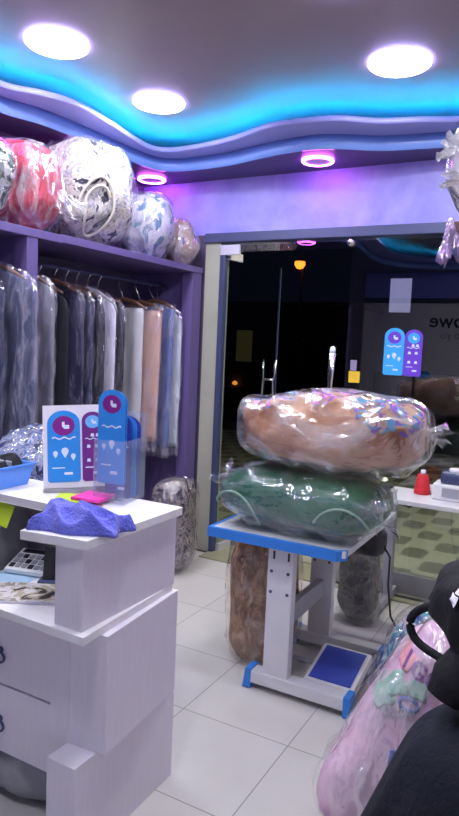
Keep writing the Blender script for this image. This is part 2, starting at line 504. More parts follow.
def card(parent, T, w, h, m, disc_m, part='card_face', icons='pins', thick=0.002):
    """round-topped card with a logo disc, wavy lines and small white icons"""
    b = BM(); prism(b, card_outline(w, h), 0, thick, T); f = obj(part, b, m, parent)
    b = BM()
    cy = h - w * 0.48; R = w * 0.34
    prism(b, [(R * math.cos(2 * PI * k / 24), cy + R * 0.9 * math.sin(2 * PI * k / 24)) for k in range(24)], thick, thick + 0.0008, T)
    obj('logo_disc', b, disc_m, f)
    z0, z1 = thick + 0.0008, thick + 0.0016
    def piece(nm, pts, dz=0.0008):
        b = BM(); prism(b, pts, z0 - dz, z1 - dz, T); obj(nm, b, M['print_white'], f)
    # mark in the disc
    piece('logo_mark', [(w * -0.05, cy + w * 0.12), (w * -0.05, cy + w * -0.02), (w * 0.02, cy + w * -0.1), (w * 0.17, cy + w * -0.1), (w * 0.17, cy + w * 0.02), (w * 0.03, cy + w * 0.02), (w * 0.03, cy + w * 0.12)], 0)
    y = h * 0.60
    up_ = [(-w * 0.36 + k * w * 0.036, y + w * 0.03 * math.sin(k * 0.75)) for k in range(21)]
    piece('wavy_line', [(x, yy) for x, yy in up_] + [(x, yy + w * 0.045) for x, yy in up_[::-1]])
    if icons == 'pins':
        for (cx, cyy, q) in ((-0.26, 0.40, 0.8), (0.03, 0.43, 1.15), (0.28, 0.36, 0.8)):
            r = w * 0.095 * q; px, py = w * cx, h * cyy
            piece('pin_icon', [(px, py - r * 2.0)] + [(px + r * math.cos(-PI * 0.15 + PI * 1.3 * k / 12), py + r * math.sin(-PI * 0.15 + PI * 1.3 * k / 12)) for k in range(13)])
    else:
        for (cx, cyy) in ((-0.2, 0.5), (0.18, 0.5), (-0.2, 0.3), (0.18, 0.3), (-0.02, 0.66), (0.22, 0.66)):
            r = w * 0.09; px, py = w * cx, h * cyy
            piece('icon', [(px - r, py - r * .8), (px + r, py - r * .8), (px + r * .7, py + r * .8), (px - r * .7, py + r * .8)])
    piece('caption', [(w * 0.0, h * 0.10), (w * 0.26, h * 0.10), (w * 0.26, h * 0.135), (w * 0.0, h * 0.135)])
    piece('caption', [(-w * 0.36, h * 0.19), (w * 0.02, h * 0.19), (w * 0.02, h * 0.205), (-w * 0.36, h * 0.205)])
    return f

# ================================================================== SETTING
XL, XR, YB, YF = -3.3, 0.45, -1.6, 4.44
ZC = 3.10
bm = BM(); box(bm, XL, XR, YB, 4.40, -0.1, 0.0); struct('floor', bm, M['floor']).name = 'floor'
for o in [bpy.data.objects['floor']]:
    pass
bm = BM(); box(bm, XL - 0.1, XL, YB - 0.1, YF + 0.12, 0, 3.25); struct('wall_left', bm, M['wall_left'])
bm = BM(); box(bm, XR, XR + 0.1, YB - 0.1, YF + 0.12, 0, 3.25); struct('wall_right', bm, M['wall_white'])
# back wall (seen in the glass): blue LED light painted into the colour above, a dark band, white below
bm = BM(); box(bm, XL, XR, YB - 0.1, YB, 0, 2.43); struct('wall_back', bm, M['wall_white'])
bm = BM(); box(bm, XL, XR, YB - 0.1, YB, 2.51, 3.25); struct('wall_back_upper', bm, painted_wall('wall_back_painted_glow', (0.20, 0.22, 0.85), (0.28, 0.30, 0.95)))
bm = BM(); box(bm, XL, XR, YB - 0.1, YB + 0.02, 2.43, 2.51); struct('trim_1', bm, M['ink'])
# front wall over the glass
bm = BM(); box(bm, XL, XR, YF, YF + 0.12, 2.49, 3.25); struct('wall_front', bm, M['wall_front'])
bm = BM(); box(bm, -3.29, -2.68, YF, YF + 0.12, 0, 2.49); struct('wall_front_return', bm, M['wall_left'])
bm = BM(); box(bm, -2.68, -2.545, YF - 0.02, YF + 0.12, 0.0, 2.43, 0.004); struct('wall_front_pillar', bm, M['pillar'])
bm = BM(); box(bm, -2.68, XR, YF - 0.045, YF + 0.12, 2.425, 2.495, 0.006); struct('trim_2', bm, M['alu_dark'])

# wavy dropped border
A = [(XR, -1.2), (-0.25, -1.15), (-1.2, -1.25), (-2.2, -1.1), (-2.6, -0.7), (-2.72, 0.0), (-2.62, 0.7), (-2.60, 1.3), (-2.78, 1.9), (-2.98, 2.4), (-3.02, 2.71), (-2.95, 2.95), (-2.925, 3.25), (-2.92, 3.55), (-2.915, 3.85), (-2.88, 4.02), (-2.80, 4.085), (-2.66, 4.115), (-2.32, 4.09),
     (-1.96, 3.99), (-1.67, 3.95), (-1.48, 3.995), (-1.26, 4.11), (-1.02, 4.16), (-0.8, 4.18), (-0.5, 4.12), (-0.2, 4.05), (0.1, 4.1), (XR, 4.15)]
B = [(XR, -1.0), (-0.25, -0.95), (-1.2, -1.05), (-2.0, -0.9), (-2.35, -0.5), (-2.48, 0.0), (-2.40, 0.7), (-2.38, 1.3), (-2.56, 1.8), (-2.82, 2.3), (-2.90, 2.6), (-2.79, 2.78), (-2.72, 2.97), (-2.74, 3.32), (-2.79, 3.62), (-2.80, 3.84), (-2.70, 3.93), (-2.50, 3.93), (-2.18, 3.86),
     (-1.83, 3.72), (-1.57, 3.72), (-1.40, 3.755), (-1.2, 3.88), (-0.98, 3.94), (-0.77, 4.01), (-0.5, 3.98), (-0.2, 3.93), (0.1, 3.97), (XR, 4.02)]

def smooth_curve(P, k=8):
    out = []
    for i in range(len(P) - 1):
        p0 = V((*P[max(i - 1, 0)], 0)); p1 = V((*P[i], 0)); p2 = V((*P[i + 1], 0)); p3 = V((*P[min(i + 2, len(P) - 1)], 0))
        for s in range(k):
            t = s / k
            q = 0.5 * ((2 * p1) + (p2 - p0) * t + (2 * p0 - 5 * p1 + 4 * p2 - p3) * t * t + (3 * p1 - p0 - 3 * p2 + p3) * t ** 3)
            out.append((q.x, q.y))
    out.append(P[-1])
    return out

A = smooth_curve(A); B = smooth_curve(B)
def outer_pt(p):
    """push a border point out to the wall rectangle (ray from the room centre)"""
    c = V((-1.3, 1.45)); d = V(p) - c; t = 1e9
    if d.x < -1e-6: t = min(t, (XL - c.x) / d.x)
    if d.x > 1e-6: t = min(t, (XR - c.x) / d.x)
    if d.y > 1e-6: t = min(t, (YF - c.y) / d.y)
    if d.y < -1e-6: t = min(t, (YB - c.y) / d.y)
    q = c + d * t
    return (q.x, q.y)

def border(P, z0, z1, which):
    bm = BM(); n = len(P)
    O = [outer_pt(p) for p in P]
    O[0] = (XR, YB); O[-1] = (XR, YF)
    # keep the wall corners
    for cx, cy in ((XL, YB), (XL, YF)):
        k = min(range(n), key=lambda i: (O[i][0] - cx) ** 2 + (O[i][1] - cy) ** 2); O[k] = (cx, cy)
    lay = {}
    for nm, Q, z in (('ib', P, z0), ('ob', O, z0), ('it', P, z1), ('ot', O, z1)):
        lay[nm] = [bm.verts.new((x, y, z)) for x, y in Q]
    for i in range(n - 1):
        if 'bottom' in which: bm.faces.new((lay['ib'][i], lay['ib'][i + 1], lay['ob'][i + 1], lay['ob'][i]))
        if 'top' in which: bm.faces.new((lay['it'][i], lay['ot'][i], lay['ot'][i + 1], lay['it'][i + 1]))
    loose = [v for v in bm.verts if not v.link_faces]
    bmesh.ops.delete(bm, geom=loose, context='VERTS')
    return bm

def ribbon(P, z0, z1, th, inward=True):
    """vertical band with thickness, following P"""
    bm = BM(); n = len(P); Q = []
    for i in range(n):
        a = V(P[max(i - 1, 0)]); b = V(P[min(i + 1, n - 1)]); d = (b - a).normalized(); nn = V((d.y, -d.x))
        q = V(P[i]); c = V((-1.3, 1.45))
        if (c - q).dot(nn) < 0: nn = -nn
        Q.append(q - nn * th)
    L = [[bm.verts.new((p[0], p[1], z)) for p in R] for R, z in ((P, z0), (P, z1), (Q, z1), (Q, z0))]
    for i in range(n - 1):
        for k in range(4):
            bm.faces.new((L[k][i], L[k][i + 1], L[(k + 1) % 4][i + 1], L[(k + 1) % 4][i]))
    return bm

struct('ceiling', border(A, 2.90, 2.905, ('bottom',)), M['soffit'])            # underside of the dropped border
struct('trim_4', ribbon(A, 2.895, 2.985, 0.012), M['fascia'], True)            # glossy wavy fascia
bmB = border(B, 2.985, 3.0, ('bottom', 'top')); struct('trim_5', bmB, M['lip'])
struct('trim_6', ribbon(B, 2.98, 3.012, 0.010), M['lip'], True)

# ceiling with a brown round recess in its middle, softly rounded at the rim
def ceiling():
    bm = BM()
    cx, cy, R = -1.42, 2.05, 0.95
    n = 64
    prof = [(0.0, 0.0), (0.02, 0.02), (0.06, 0.04), (0.1, 0.05)]
    rim = [bm.verts.new((cx + R * math.cos(2 * PI * k / n) * 1.0, cy + 0.80 * R * math.sin(2 * PI * k / n), ZC)) for k in range(n)]
    rect = []
    for k in range(n):
        a = 2 * PI * k / n; d = V((math.cos(a), 0.80 * math.sin(a))); t = 1e9
        if d.x > 1e-6: t = min(t, (XR - cx) / d.x)
        if d.x < -1e-6: t = min(t, (XL - cx) / d.x)
        if d.y > 1e-6: t = min(t, (YF - cy) / d.y)
        if d.y < -1e-6: t = min(t, (YB - cy) / d.y)
        rect.append([cx + d.x * t, cy + d.y * t])
    for X, Y in ((XL, YB), (XL, YF), (XR, YB), (XR, YF)):
        k = min(range(n), key=lambda i: (rect[i][0] - X) ** 2 + (rect[i][1] - Y) ** 2); rect[k] = [X, Y]
    rv = [bm.verts.new((x, y, ZC)) for x, y in rect]
    for k in range(n):
        bm.faces.new((rim[k], rim[(k + 1) % n], rv[(k + 1) % n], rv[k]))
    return bm, (cx, cy, R)
bm = BM(); box(bm, XL, XR, YB, YF, ZC, ZC + 0.1); struct('ceiling', bm, M['ceiling'])

# ---- shopfront: fixed panes (window_1), transom (window_2), open door (door_1)
def pane(x0, x1, z0, z1, y, th=0.01):
    bm = BM(); box(bm, x0, x1, y - th / 2, y + th / 2, z0, z1); return bm
w1 = struct('window_1', pane(-1.508, XR - 0.002, 0.15, 2.425, YF), M['pane'])
bm = BM(); box(bm, -1.508, XR - 0.002, YF - 0.03, YF + 0.03, 0.012, 0.15, 0.004); obj('window_frame', bm, M['alu'], w1)
w2 = struct('window_2', pane(-2.545, -1.512, 2.355, 2.425, YF), M['pane'])
bm = BM(); lathe(bm, [(0, -0.012), (0.028, -0.012), (0.032, 0), (0.028, 0.02), (0.012, 0.03), (0, 0.03)], (0, 0, 0), 24,
                 Matrix.Translation((-1.516, YF - 0.012, 2.395)) @ Matrix.Rotation(PI / 2, 4, 'X')); obj('glass_clamp', bm, M['steel'], w1, True, label='round steel glass clamp')
bm = BM(); box(bm, -2.545, -2.505, YF - 0.03, YF + 0.03, 0.0, 2.355, 0.004); struct('trim_7', bm, M['alu_dark'])
bm = BM(); box(bm, -2.545, XR, 4.27, 4.60, -0.09, 0.012, 0.004); struct('trim_8', bm, mat('threshold_stone', (0.30, 0.30, 0.20), 0.5))
bm = BM(); box(bm, -1.50, XR, 4.33, 4.36, 0.012, 0.016); struct('trim_9', bm, M['black'])

# open glass door leaf, hinged at the pillar and swung out to the street
hx, hy = -2.49, 4.46
leafdir = V((0.122, 0.9925, 0)).normalized()
TD = frame_T((hx, hy, 0), leafdir, (0, 0, 1))   # x along the leaf, y up, z across the glass
d1 = thing('door_1', None, None, (hx, hy, 0)); d1['kind'] = 'structure'
bm = BM(); box(bm, 0.0, 0.76, 0.02, 2.35, -0.005, 0.005, 0, TD); obj('door_leaf', bm, M['pane'], d1)
bm = BM()
for z in (-0.055, 0.055):
    pts = [TD @ V((0.64, y, z * (1.0 if 1.0 < y < 1.5 else 1.0 + 0.55 * abs(y - 1.22)))) for y in (0.90, 1.0, 1.1, 1.22, 1.35, 1.44, 1.54)]
    tube(bm, pts, 0.013, 10)
for y in (1.08, 1.37): tube(bm, [TD @ V((0.64, y, -0.055)), TD @ V((0.64, y, 0.055))], 0.010, 10)
obj('door_handle', bm, M['steel'], d1, True)
bm = BM(); box(bm, 0.0, 0.16, 2.30, 2.36, -0.016, 0.016, 0.003, TD); box(bm, 0.0, 0.16, 0.0, 0.07, -0.016, 0.016, 0.003, TD); obj('door_fitting', bm, M['fitting'], d1)
bm = BM(); box(bm, -2.545, -2.375, YF - 0.035, YF - 0.012, 2.33, 2.405, 0.003); obj('patch_plate', bm, M['fitting'], d1, label='satin metal patch plate at the top of the door')
bm = BM(); box(bm, 0.748, 0.76, 0.08, 2.33, -0.0065, 0.0065, 0, TD); obj('edge_seal', bm, M['alu_dark'], d1)

# ---- outside
bm = BM(); box(bm, -14, 9, 4.6, 11.5, -0.16, -0.04); struct('pavement', bm, M['paving'])
bm = BM(); box(bm, -60, 40, 11.5, 60, -0.3, -0.16); struct('road', bm, M['asphalt'])
lampT = thing('street_lamp', 'tall street lamp glowing orange in the dark beyond the open door', 'street lamp', (-9.39, 22.25, -0.16))
bm = BM(); tube(bm, [(-9.39, 22.25, -0.16), (-9.39, 22.25, 2.5), (-9.39, 22.25, 4.7), (-9.39, 22.2, 4.85), (-9.39, 22.0, 4.86)], [0.08, 0.06, 0.05, 0.04, 0.04]); obj('pole', bm, M['alu_dark'], lampT, True)
bm = BM(); lathe(bm, [(0, 0.12), (0.12, 0.08), (0.22, 0.0), (0.20, -0.02), (0, -0.02)], (-9.39, 22, 4.76)); obj('lamp_head', bm, M['alu_dark'], lampT, True)
bm = BM(); lathe(bm, [(0, 0.0), (0.18, -0.01), (0.19, -0.12), (0.12, -0.24), (0, -0.28)], (-9.39, 22, 4.74)); obj('lamp_bulb', bm, M['street'], lampT, True)
# a shrub under the lamp
shr = thing('shrub', 'rounded shrub lit orange beneath the street lamp', 'shrub', (-9.7, 24.6, -0.16))
bm = BM()
rnd = random.Random(3)
for k in range(900):
    a = rnd.uniform(0, 2 * PI); u = rnd.random() ** 0.4; h = rnd.uniform(-1, 1)
    c = V((-9.7 + 1.25 * u * math.cos(a) * math.sqrt(1 - h * h * .8), 24.6 + 1.0 * u * math.sin(a), 1.25 + 0.75 * h))
    d = V((rnd.uniform(-1, 1), rnd.uniform(-1, 1), rnd.uniform(-1, 1))).normalized() * 0.11; e_ = d.cross(V((rnd.uniform(-1, 1), 0.3, 0.7))).normalized() * 0.06
    bm.faces.new([bm.verts.new(c - d), bm.verts.new(c + e_), bm.verts.new(c + d), bm.verts.new(c - e_)])
obj('foliage', bm, M['leaf'], shr)
bm = BM(); tube(bm, [(-9.7, 24.6, -0.16), (-9.7, 24.6, 0.5), (-9.65, 24.6, 1.2)], [0.08, 0.06, 0.03]); obj('trunk', bm, M['bark'], shr)
# a low dark building over the road, with a dim window and an amber doorway lamp
bld = thing('building', 'dark low building across the road seen through the glass door', 'building', (-14, 27, -0.16))
bm = BM(); box(bm, -22, -8.5, 26, 29, -0.16, 3.4); obj('wall', bm, M['facade'], bld)
bm = BM(); box(bm, -22.2, -8.3, 25.8, 29.2, 3.4, 3.6); obj('roof', bm, M['facade'], bld)
for x0 in (-14.0, -16.5, -19.0):
    bm = BM(); box(bm, x0, x0 + 0.9, 25.96, 26.02, 0.9, 2.4); f = obj('window', bm, M['alu_dark'], bld)
    bm = BM(); box(bm, x0 + 0.06, x0 + 0.84, 25.94, 25.97, 0.96, 2.34); obj('window_pane', bm, M['dim_window'] if x0 == -14.0 else M['black'], f)
bm = BM(); lathe(bm, [(0, 0.1), (0.1, 0.05), (0.12, -0.05), (0, -0.1)], (-13.9, 25.88, -0.02), 16); obj('amber_lamp', bm, M['amber'], bld, True)

# unseen lamp added over the pavement to brighten it
can = thing('added_pavement_lamp', 'unseen lamp added under the canopy to brighten the pavement outside', 'lamp', (-0.9, 5.9, 3.0))
bm = BM(); box(bm, -1.3, -0.5, 5.80, 6.0, 3.02, 3.08, 0.01); obj('lamp_housing', bm, M['alu'], can)
bm = BM(); box(bm, -1.28, -0.52, 5.82, 5.98, 3.0, 3.02); obj('diffuser', bm, emit('added_pavement_light', (1.0, 0.97, 0.70), 90), can)
bm = BM(); box(bm, XL, 3, YF + 0.12, 6.6, 3.08, 3.2); struct('canopy', bm, M['facade'])

# ================================================================== LIGHTS
def ceiling_light(x, y, label):
    t = thing('ceiling_light', label, 'light', (x, y, ZC - 0.014), 'round panel lights in the ceiling')
    R = 0.142
    bm = BM(); lathe(bm, [(R + 0.013, 0.014), (R + 0.013, 0.002), (R + 0.006, -0.004), (R, 0.0), (R, 0.014)], (x, y, ZC - 0.014), 48); obj('rim', bm, M['led_rim'], t, True, label='blue glowing rim')
    bm = BM(); lathe(bm, [(R, 0.004), (R * 0.98, -0.001), (0, -0.001)], (x, y, ZC - 0.014), 48); obj('panel', bm, M['led_white'], t)
for x, y, l in ((-2.44, 2.53, 'round white ceiling light in the upper left corner of the photo'),
                (-2.43, 3.39, 'round white ceiling light, the middle one nearest the wavy blue border'),
                (-0.965, 3.39, 'round white ceiling light in the upper right of the photo')):
    ceiling_light(x, y, l)
for x in (-2.43, -0.965):
    for y in (1.67, 0.8):
        ceiling_light(x, y, 'round white ceiling light further back in the shop, out of the frame')
ceiling_light(-0.965, 2.53, 'round white ceiling light just above the frame at the right')

def ring_light(x, y, label):
    z = 2.90
    t = thing('ring_downlight', label, 'light', (x, y, z - 0.012), 'pink ring lights under the dropped border')
    R = 0.088
    bm = BM(); lathe(bm, [(R + 0.018, 0.012), (R + 0.02, 0.0), (R + 0.012, -0.006), (R, -0.004), (R, 0.012)], (x, y, z - 0.012), 40); obj('glowing_ring', bm, M['led_pink'], t, True, label='glowing pink ring')
    bm = BM(); lathe(bm, [(R, 0.004), (R * 0.97, 0.0), (0, 0.0)], (x, y, z - 0.012), 40); obj('panel', bm, M['led_off'], t)
ring_light(-1.70, 4.19, 'pink ring light under the border above the glass door opening')
ring_light(-3.08, 4.235, 'small pink ring light at the far left corner above the shelf bags')
ring_light(-3.10, 3.46, 'pink ring light half hidden above the big floral bag')
ring_light(-3.06, 1.54, 'pink ring light out of frame, mirrored in the glass over the door')
ring_light(-3.12, 2.55, 'pink ring light above the shelf at the left, out of the frame')
ring_light(-0.15, 4.27, 'pink ring light at the right end of the border, out of the frame')

# the cyan strip lying on the lip
P = []
for i in range(len(B)):
    a = V(B[max(i - 1, 0)]); b = V(B[min(i + 1, len(B) - 1)]); d = (b - a).normalized(); nn = V((d.y, -d.x)); q = V(B[i])
    if (V((-1.3, 1.45)) - q).dot(nn) < 0: nn = -nn
    q = q - nn * 0.05
    P.append((q.x, q.y, 3.006))
bm = BM(); tube(bm, P[1:-1], 0.005, 6)
o = obj('led_strip', bm, M['led_cyan'], None, True)
meta(o, 'cyan light strip glowing along the top of the wavy ceiling border', 'light strip')

# ================================================================== CLOTHES RACKS
def rack(y0, y1, xf, zs, label, posts, overhang):
    t = thing('clothes_rack', label, 'clothes rack', (-3.0, (y0 + y1) / 2, 0), 'purple clothes racks along the left wall')
    bm = BM(); box(bm, -3.295, xf, y0, y1, zs - 0.045, zs + 0.0, 0.003); obj('top_shelf', bm, M['rack'], t)
    for (p0, p1) in posts:
        bm = BM(); box(bm, xf - 0.10, xf - 0.005, p0, p1, 0, zs - 0.045, 0.004); obj('post', bm, M['rack'], t)
        bm = BM(); box(bm, -3.29, xf - 0.105, (p0 + p1) / 2 - 0.012, (p0 + p1) / 2 + 0.012, 0.0, zs - 0.045); obj('side_panel', bm, M['rack'], t)
    bm = BM(); tube(bm, [(-2.97, y0 + 0.02, 2.085), (-2.97, y1 - 0.02, 2.085)], 0.012, 12); obj('rail', bm, M['alu_dark'], t, True)
    return t
rack(0.9, 2.835, -2.665, 2.225, 'near purple clothes rack at the left edge, under the red bag', ((0.92, 1.0), (2.575, 2.655)), 0)
rack(2.845, 4.405, -2.69, 2.235, 'far purple clothes rack ending at the glass door, holding the big floral bag', ((4.27, 4.40),), 0)

FD = film('dark_garment_cover', 0.008, (0.98, 0.97, 1.0), 9, 1.0, 0.11, 1.0, 0.11, white=(0.75, 0.70, 0.97), stretch=(1, 1, 0.28), rot=(0, 0.1, 0), gloss=0.04)
FC = film('garment_cover', 0.03, (0.98, 0.97, 1.0), 9, 1.0, 0.11, 1.0, 0.28, white=(0.80, 0.76, 0.97), stretch=(1, 1, 0.28), rot=(0, 0.1, 0), gloss=0.04)
def loft(rings):
    bm = BM(); L = [[bm.verts.new(p) for p in r] for r in rings]; n = len(L[0])
    for a, b in zip(L, L[1:]):
        for k in range(n): bm.faces.new((a[k], a[(k + 1) % n], b[(k + 1) % n], b[k]))
    bm.faces.new(L[0][::-1]); bm.faces.new(L[-1])
    return bm

def garment_rings(y, xa, xb, zt, zb, th, seed, grow=0.0, kind='jacket', nr=22, n=40):
    xc = (xa + xb) / 2; hw = (xb - xa) / 2; rings = []
    for j in range(nr + 1):
        v = j / nr; z = zt - (zt - zb) * v; drop = zt - z
        if kind == 'jacket':
            if drop < 0.13: a = 0.05 + (hw - 0.05) * math.sin(min(1, drop / 0.13) * PI / 2) ** 0.8
            else: a = hw * (1 + 0.03 * math.sin(4 * v))
            b = th * (0.45 + 0.55 * min(1, drop / 0.2)) 
        else:
            a = hw * (1 - 0.06 * v); b = th * (0.5 + 0.5 * min(1, drop / 0.06)) * (1 - 0.25 * v)
        a += grow * (1.0 if v < .95 else 1.2); b += grow
        ring = []
        for k in range(n):
            t = 2 * PI * k / n
            x = spow(math.cos(t), 0.75) * a; yy = spow(math.sin(t), 0.8) * b
            f = 0.35 * b * math.sin(9 * x / hw + seed * 2.3 + v * 1.5) * min(1, v * 3) + 0.014 * fr(V((x * 6, z * 2.2, seed)), 1.5, seed)
            if grow: f += 0.014 * ridge(V((x * 5, z * 2.5, yy * 5)), 1.8, seed + 3)
            ring.append((xc + x, y + yy + f * (0.6 if abs(math.sin(t)) > .15 else 0.2), z))
        rings.append(ring)
    return rings

def garment(name, label, y, m, zt=1.975, zb=0.95, xa=-3.22, xb=-2.74, th=0.04, kind='jacket', seed=1, cover=True, hanger_m=None):
    t = thing(name, label, 'garment', ((xa + xb) / 2, y, zb), 'plastic covered garments on the rail')
    obj('garment_body', loft(garment_rings(y, xa, xb, zt, zb, th, seed, 0, kind)), m, t, True)
    xc = (xa + xb) / 2
    bm = BM(); w = 0.20
    tube(bm, [(xc - w, y, zt - 0.055), (xc - 0.1, y, zt - 0.01), (xc, y, zt + 0.018), (xc + 0.1, y, zt - 0.01), (xc + w, y, zt - 0.055)] if kind == 'jacket' else
         [(xc - 0.19, y, zt - 0.004), (xc - 0.1, y, zt + 0.04), (xc, y, zt + 0.06), (xc + 0.1, y, zt + 0.04), (xc + 0.19, y, zt - 0.004)], [0.008, 0.015, 0.017, 0.015, 0.008], 8)
    hg = obj('hanger', bm, hanger_m or M['hanger'], t, True)
    bm = BM(); hz = 2.085
    zz = zt + (0.018 if kind == 'jacket' else 0.06)
    tube(bm, [(xc, y, zz), (-2.975, y, hz - 0.04), (-2.95, y, hz - 0.01), (-2.953, y, hz + 0.012), (-2.97, y, hz + 0.0185), (-2.988, y, hz + 0.01)], 0.003, 6); obj('hook', bm, M['steel'], hg, True)
    if cover:
        rg = garment_rings(y, xa, xb, zt + 0.035, zb - 0.07, th, seed, 0.009, kind)
        obj('plastic_cover', loft(rg), FD if m in (G_black, G_plum, G_navy) else FC, t, True)
    return t

def cloth(name, c1, c2, scale=5, rough=0.85, stretch=(1, 1, 0.4)):
    return fabric_print(name, [(0.3, c1), (0.7, c2)], scale, 0.6, rough, 0.4, 16, 'LINEAR', stretch)
G_navy = cloth('navy_suiting', (0.02, 0.025, 0.06), (0.035, 0.04, 0.09))
G_slate = cloth('slate_suiting', (0.06, 0.07, 0.13), (0.11, 0.12, 0.20))
G_grey = cloth('grey_suiting', (0.13, 0.13, 0.16), (0.21, 0.21, 0.25))
G_black = cloth('black_suiting', (0.008, 0.009, 0.016), (0.018, 0.02, 0.03))
G_plum = cloth('midnight_suiting', (0.02, 0.02, 0.055), (0.04, 0.035, 0.09))
G_white = cloth('white_shirting', (0.55, 0.53, 0.66), (0.70, 0.68, 0.78))
G_pale = cloth('pale_grey_twill', (0.42, 0.41, 0.46), (0.52, 0.51, 0.56))
G_peach = cloth('peach_twill', (0.50, 0.30, 0.25), (0.62, 0.40, 0.34))
G_denim = cloth('denim', (0.07, 0.11, 0.30), (0.12, 0.17, 0.40))
G_aqua = cloth('pale_aqua', (0.42, 0.50, 0.55), (0.58, 0.62, 0.68))
H_w = M['white_plastic']
garment('suit_jacket', 'dark navy jacket in plastic at the left edge of the rail', 2.37, G_navy, 1.98, 0.92, xa=-3.12, xb=-2.62, seed=1)
garment('suit_jacket', 'slate blue jacket in plastic with a bright white shoulder, second from the left edge', 2.50, G_slate, 2.00, 0.90, xa=-3.08, xb=-2.535, seed=2)
garment('suit_jacket', 'mid grey jacket in plastic, beside the rack post', 2.745, G_grey, 2.00, 0.90, xa=-3.14, xb=-2.63, seed=3)
garment('suit_jacket', 'black jacket on a brown wooden hanger, right of the grey jacket', 2.965, G_black, 1.97, 0.90, seed=4, cover=False)
garment('suit_jacket', 'midnight blue jacket in shiny plastic, middle of the rail', 3.10, G_plum, 1.985, 0.90, th=0.034, seed=5)
garment('suit_jacket', 'charcoal jacket in plastic right behind the midnight blue one', 3.20, G_navy, 1.975, 0.92, th=0.034, seed=6)
garment('suit_jacket', 'black suit coat in plastic next to the white shirt', 3.30, G_black, 1.97, 0.90, th=0.034, seed=7)
garment('shirt', 'white shirt in plastic on the rail', 3.41, G_white, 1.965, 1.0, th=0.03, seed=8, hanger_m=H_w)
garment('suit_jacket', 'narrow black jacket between the white shirt and the pale trousers', 3.52, G_black, 1.95, 0.9, xb=-2.75, th=0.034, seed=9)
garment('trousers', 'pale grey trousers folded flat over a hanger', 3.73, G_pale, 1.88, 0.80, xa=-3.10, xb=-2.745, th=0.032, kind='trousers', seed=10, cover=False)
garment('trousers', 'peach trousers in plastic beside the pale grey pair', 3.93, G_peach, 1.875, 0.92, xa=-3.10, xb=-2.74, th=0.05, kind='trousers', seed=11)
garment('trousers', 'denim blue trousers in plastic, second from the far post', 4.10, G_denim, 1.90, 0.85, xa=-3.10, xb=-2.74, th=0.035, kind='trousers', seed=12)
garment('shirt', 'pale aqua shirt in plastic against the far post of the rack', 4.20, G_aqua, 1.93, 0.85, xa=-3.16, xb=-2.74, th=0.022, seed=13, hanger_m=H_w)

# ================================================================== BAGS ON THE SHELF
F1 = film('bag_film', 0.02, (1, 1, 1), 8, 1.0, 0.10, 1.0, 0.24, white=(0.8, 0.78, 0.85))
F2 = film('bag_film_milky', 0.07, (0.97, 0.97, 1), 7, 1.0, 0.12, 1.0, 0.34, white=(0.8, 0.78, 0.88))
B_bw = fabric_print('bw_leaves', [(0, (0.02, 0.03, 0.03)), (0.46, (0.10, 0.15, 0.14)), (0.52, (0.5, 0.5, 0.52)), (0.60, (0.18, 0.24, 0.22))], 7, 2.5)
B_red = fabric_print('red_blanket', [(0.3, (0.34, 0.01, 0.03)), (0.55, (0.50, 0.02, 0.05)), (0.7, (0.55, 0.10, 0.12))], 3, 1.0, interp='LINEAR')
B_big = fabric_print('white_floral', [(0, (0.03, 0.03, 0.05)), (0.41, (0.58, 0.55, 0.52)), (0.49, (0.25, 0.25, 0.32)), (0.53, (0.66, 0.63, 0.58)), (0.59, (0.33, 0.25, 0.08)), (0.62, (0.62, 0.6, 0.56))], 5.0, 2.2)
B_wht = fabric_print('white_teal', [(0, (0.06, 0.14, 0.28)), (0.43, (0.52, 0.50, 0.60)), (0.56, (0.40, 0.36, 0.52)), (0.62, (0.10, 0.20, 0.28))], 5, 1.6)
B_tan = fabric_print('tan_mix', [(0, (0.12, 0.09, 0.28)), (0.42, (0.44, 0.33, 0.28)), (0.53, (0.36, 0.20, 0.12)), (0.60, (0.50, 0.44, 0.48))], 5, 1.4)
grp = 'plastic bags of bedding on the top shelves'
bag('bedding_bag', 'bag of black and white leaf print bedding at the left edge of the shelf', 'bag', (-2.95, 2.375, 2.4), (0.25, 0.19, 0.20), (0, 0, 0.1), B_bw, F1, (0.75, 0.75), 0.03, 5, 0.02, seed=1, rest=2.225, group=grp, wall=XL)
bag('bedding_bag', 'bag of red bedding with its gathered film spread in front', 'bag', (-2.95, 2.77, 2.45), (0.25, 0.155, 0.235), (0, 0, 0.0), B_red, F2, (0.7, 0.7), 0.03, 5, 0.02, seed=2, rest=2.235, group=grp,
    ruffles=[((0.22, 0.06, 0.02), (0.35, 0.5, 0.9), 0.20, 0.015, 0.10), ((0.22, 0.06, 0.02), (0.35, 0.55, -0.85), 0.19, 0.015, 0.09), ((0.22, 0.05, 0.02), (0.5, 0.1, -0.9), 0.15, 0.015, 0.07)], wall=XL)
t, bo, fo = bag('bedding_bag', 'biggest bag on the shelf, rolled white floral bedding with black and gold', 'bag', (-2.955, 3.33, 2.54), (0.275, 0.325, 0.305), (0, 0, 0.05), B_big, F1, (0.7, 0.75), 0.035, 3.5, 0.03, 4, seed=3, rest=2.235, group=grp, wall=XL, ceil=2.878)
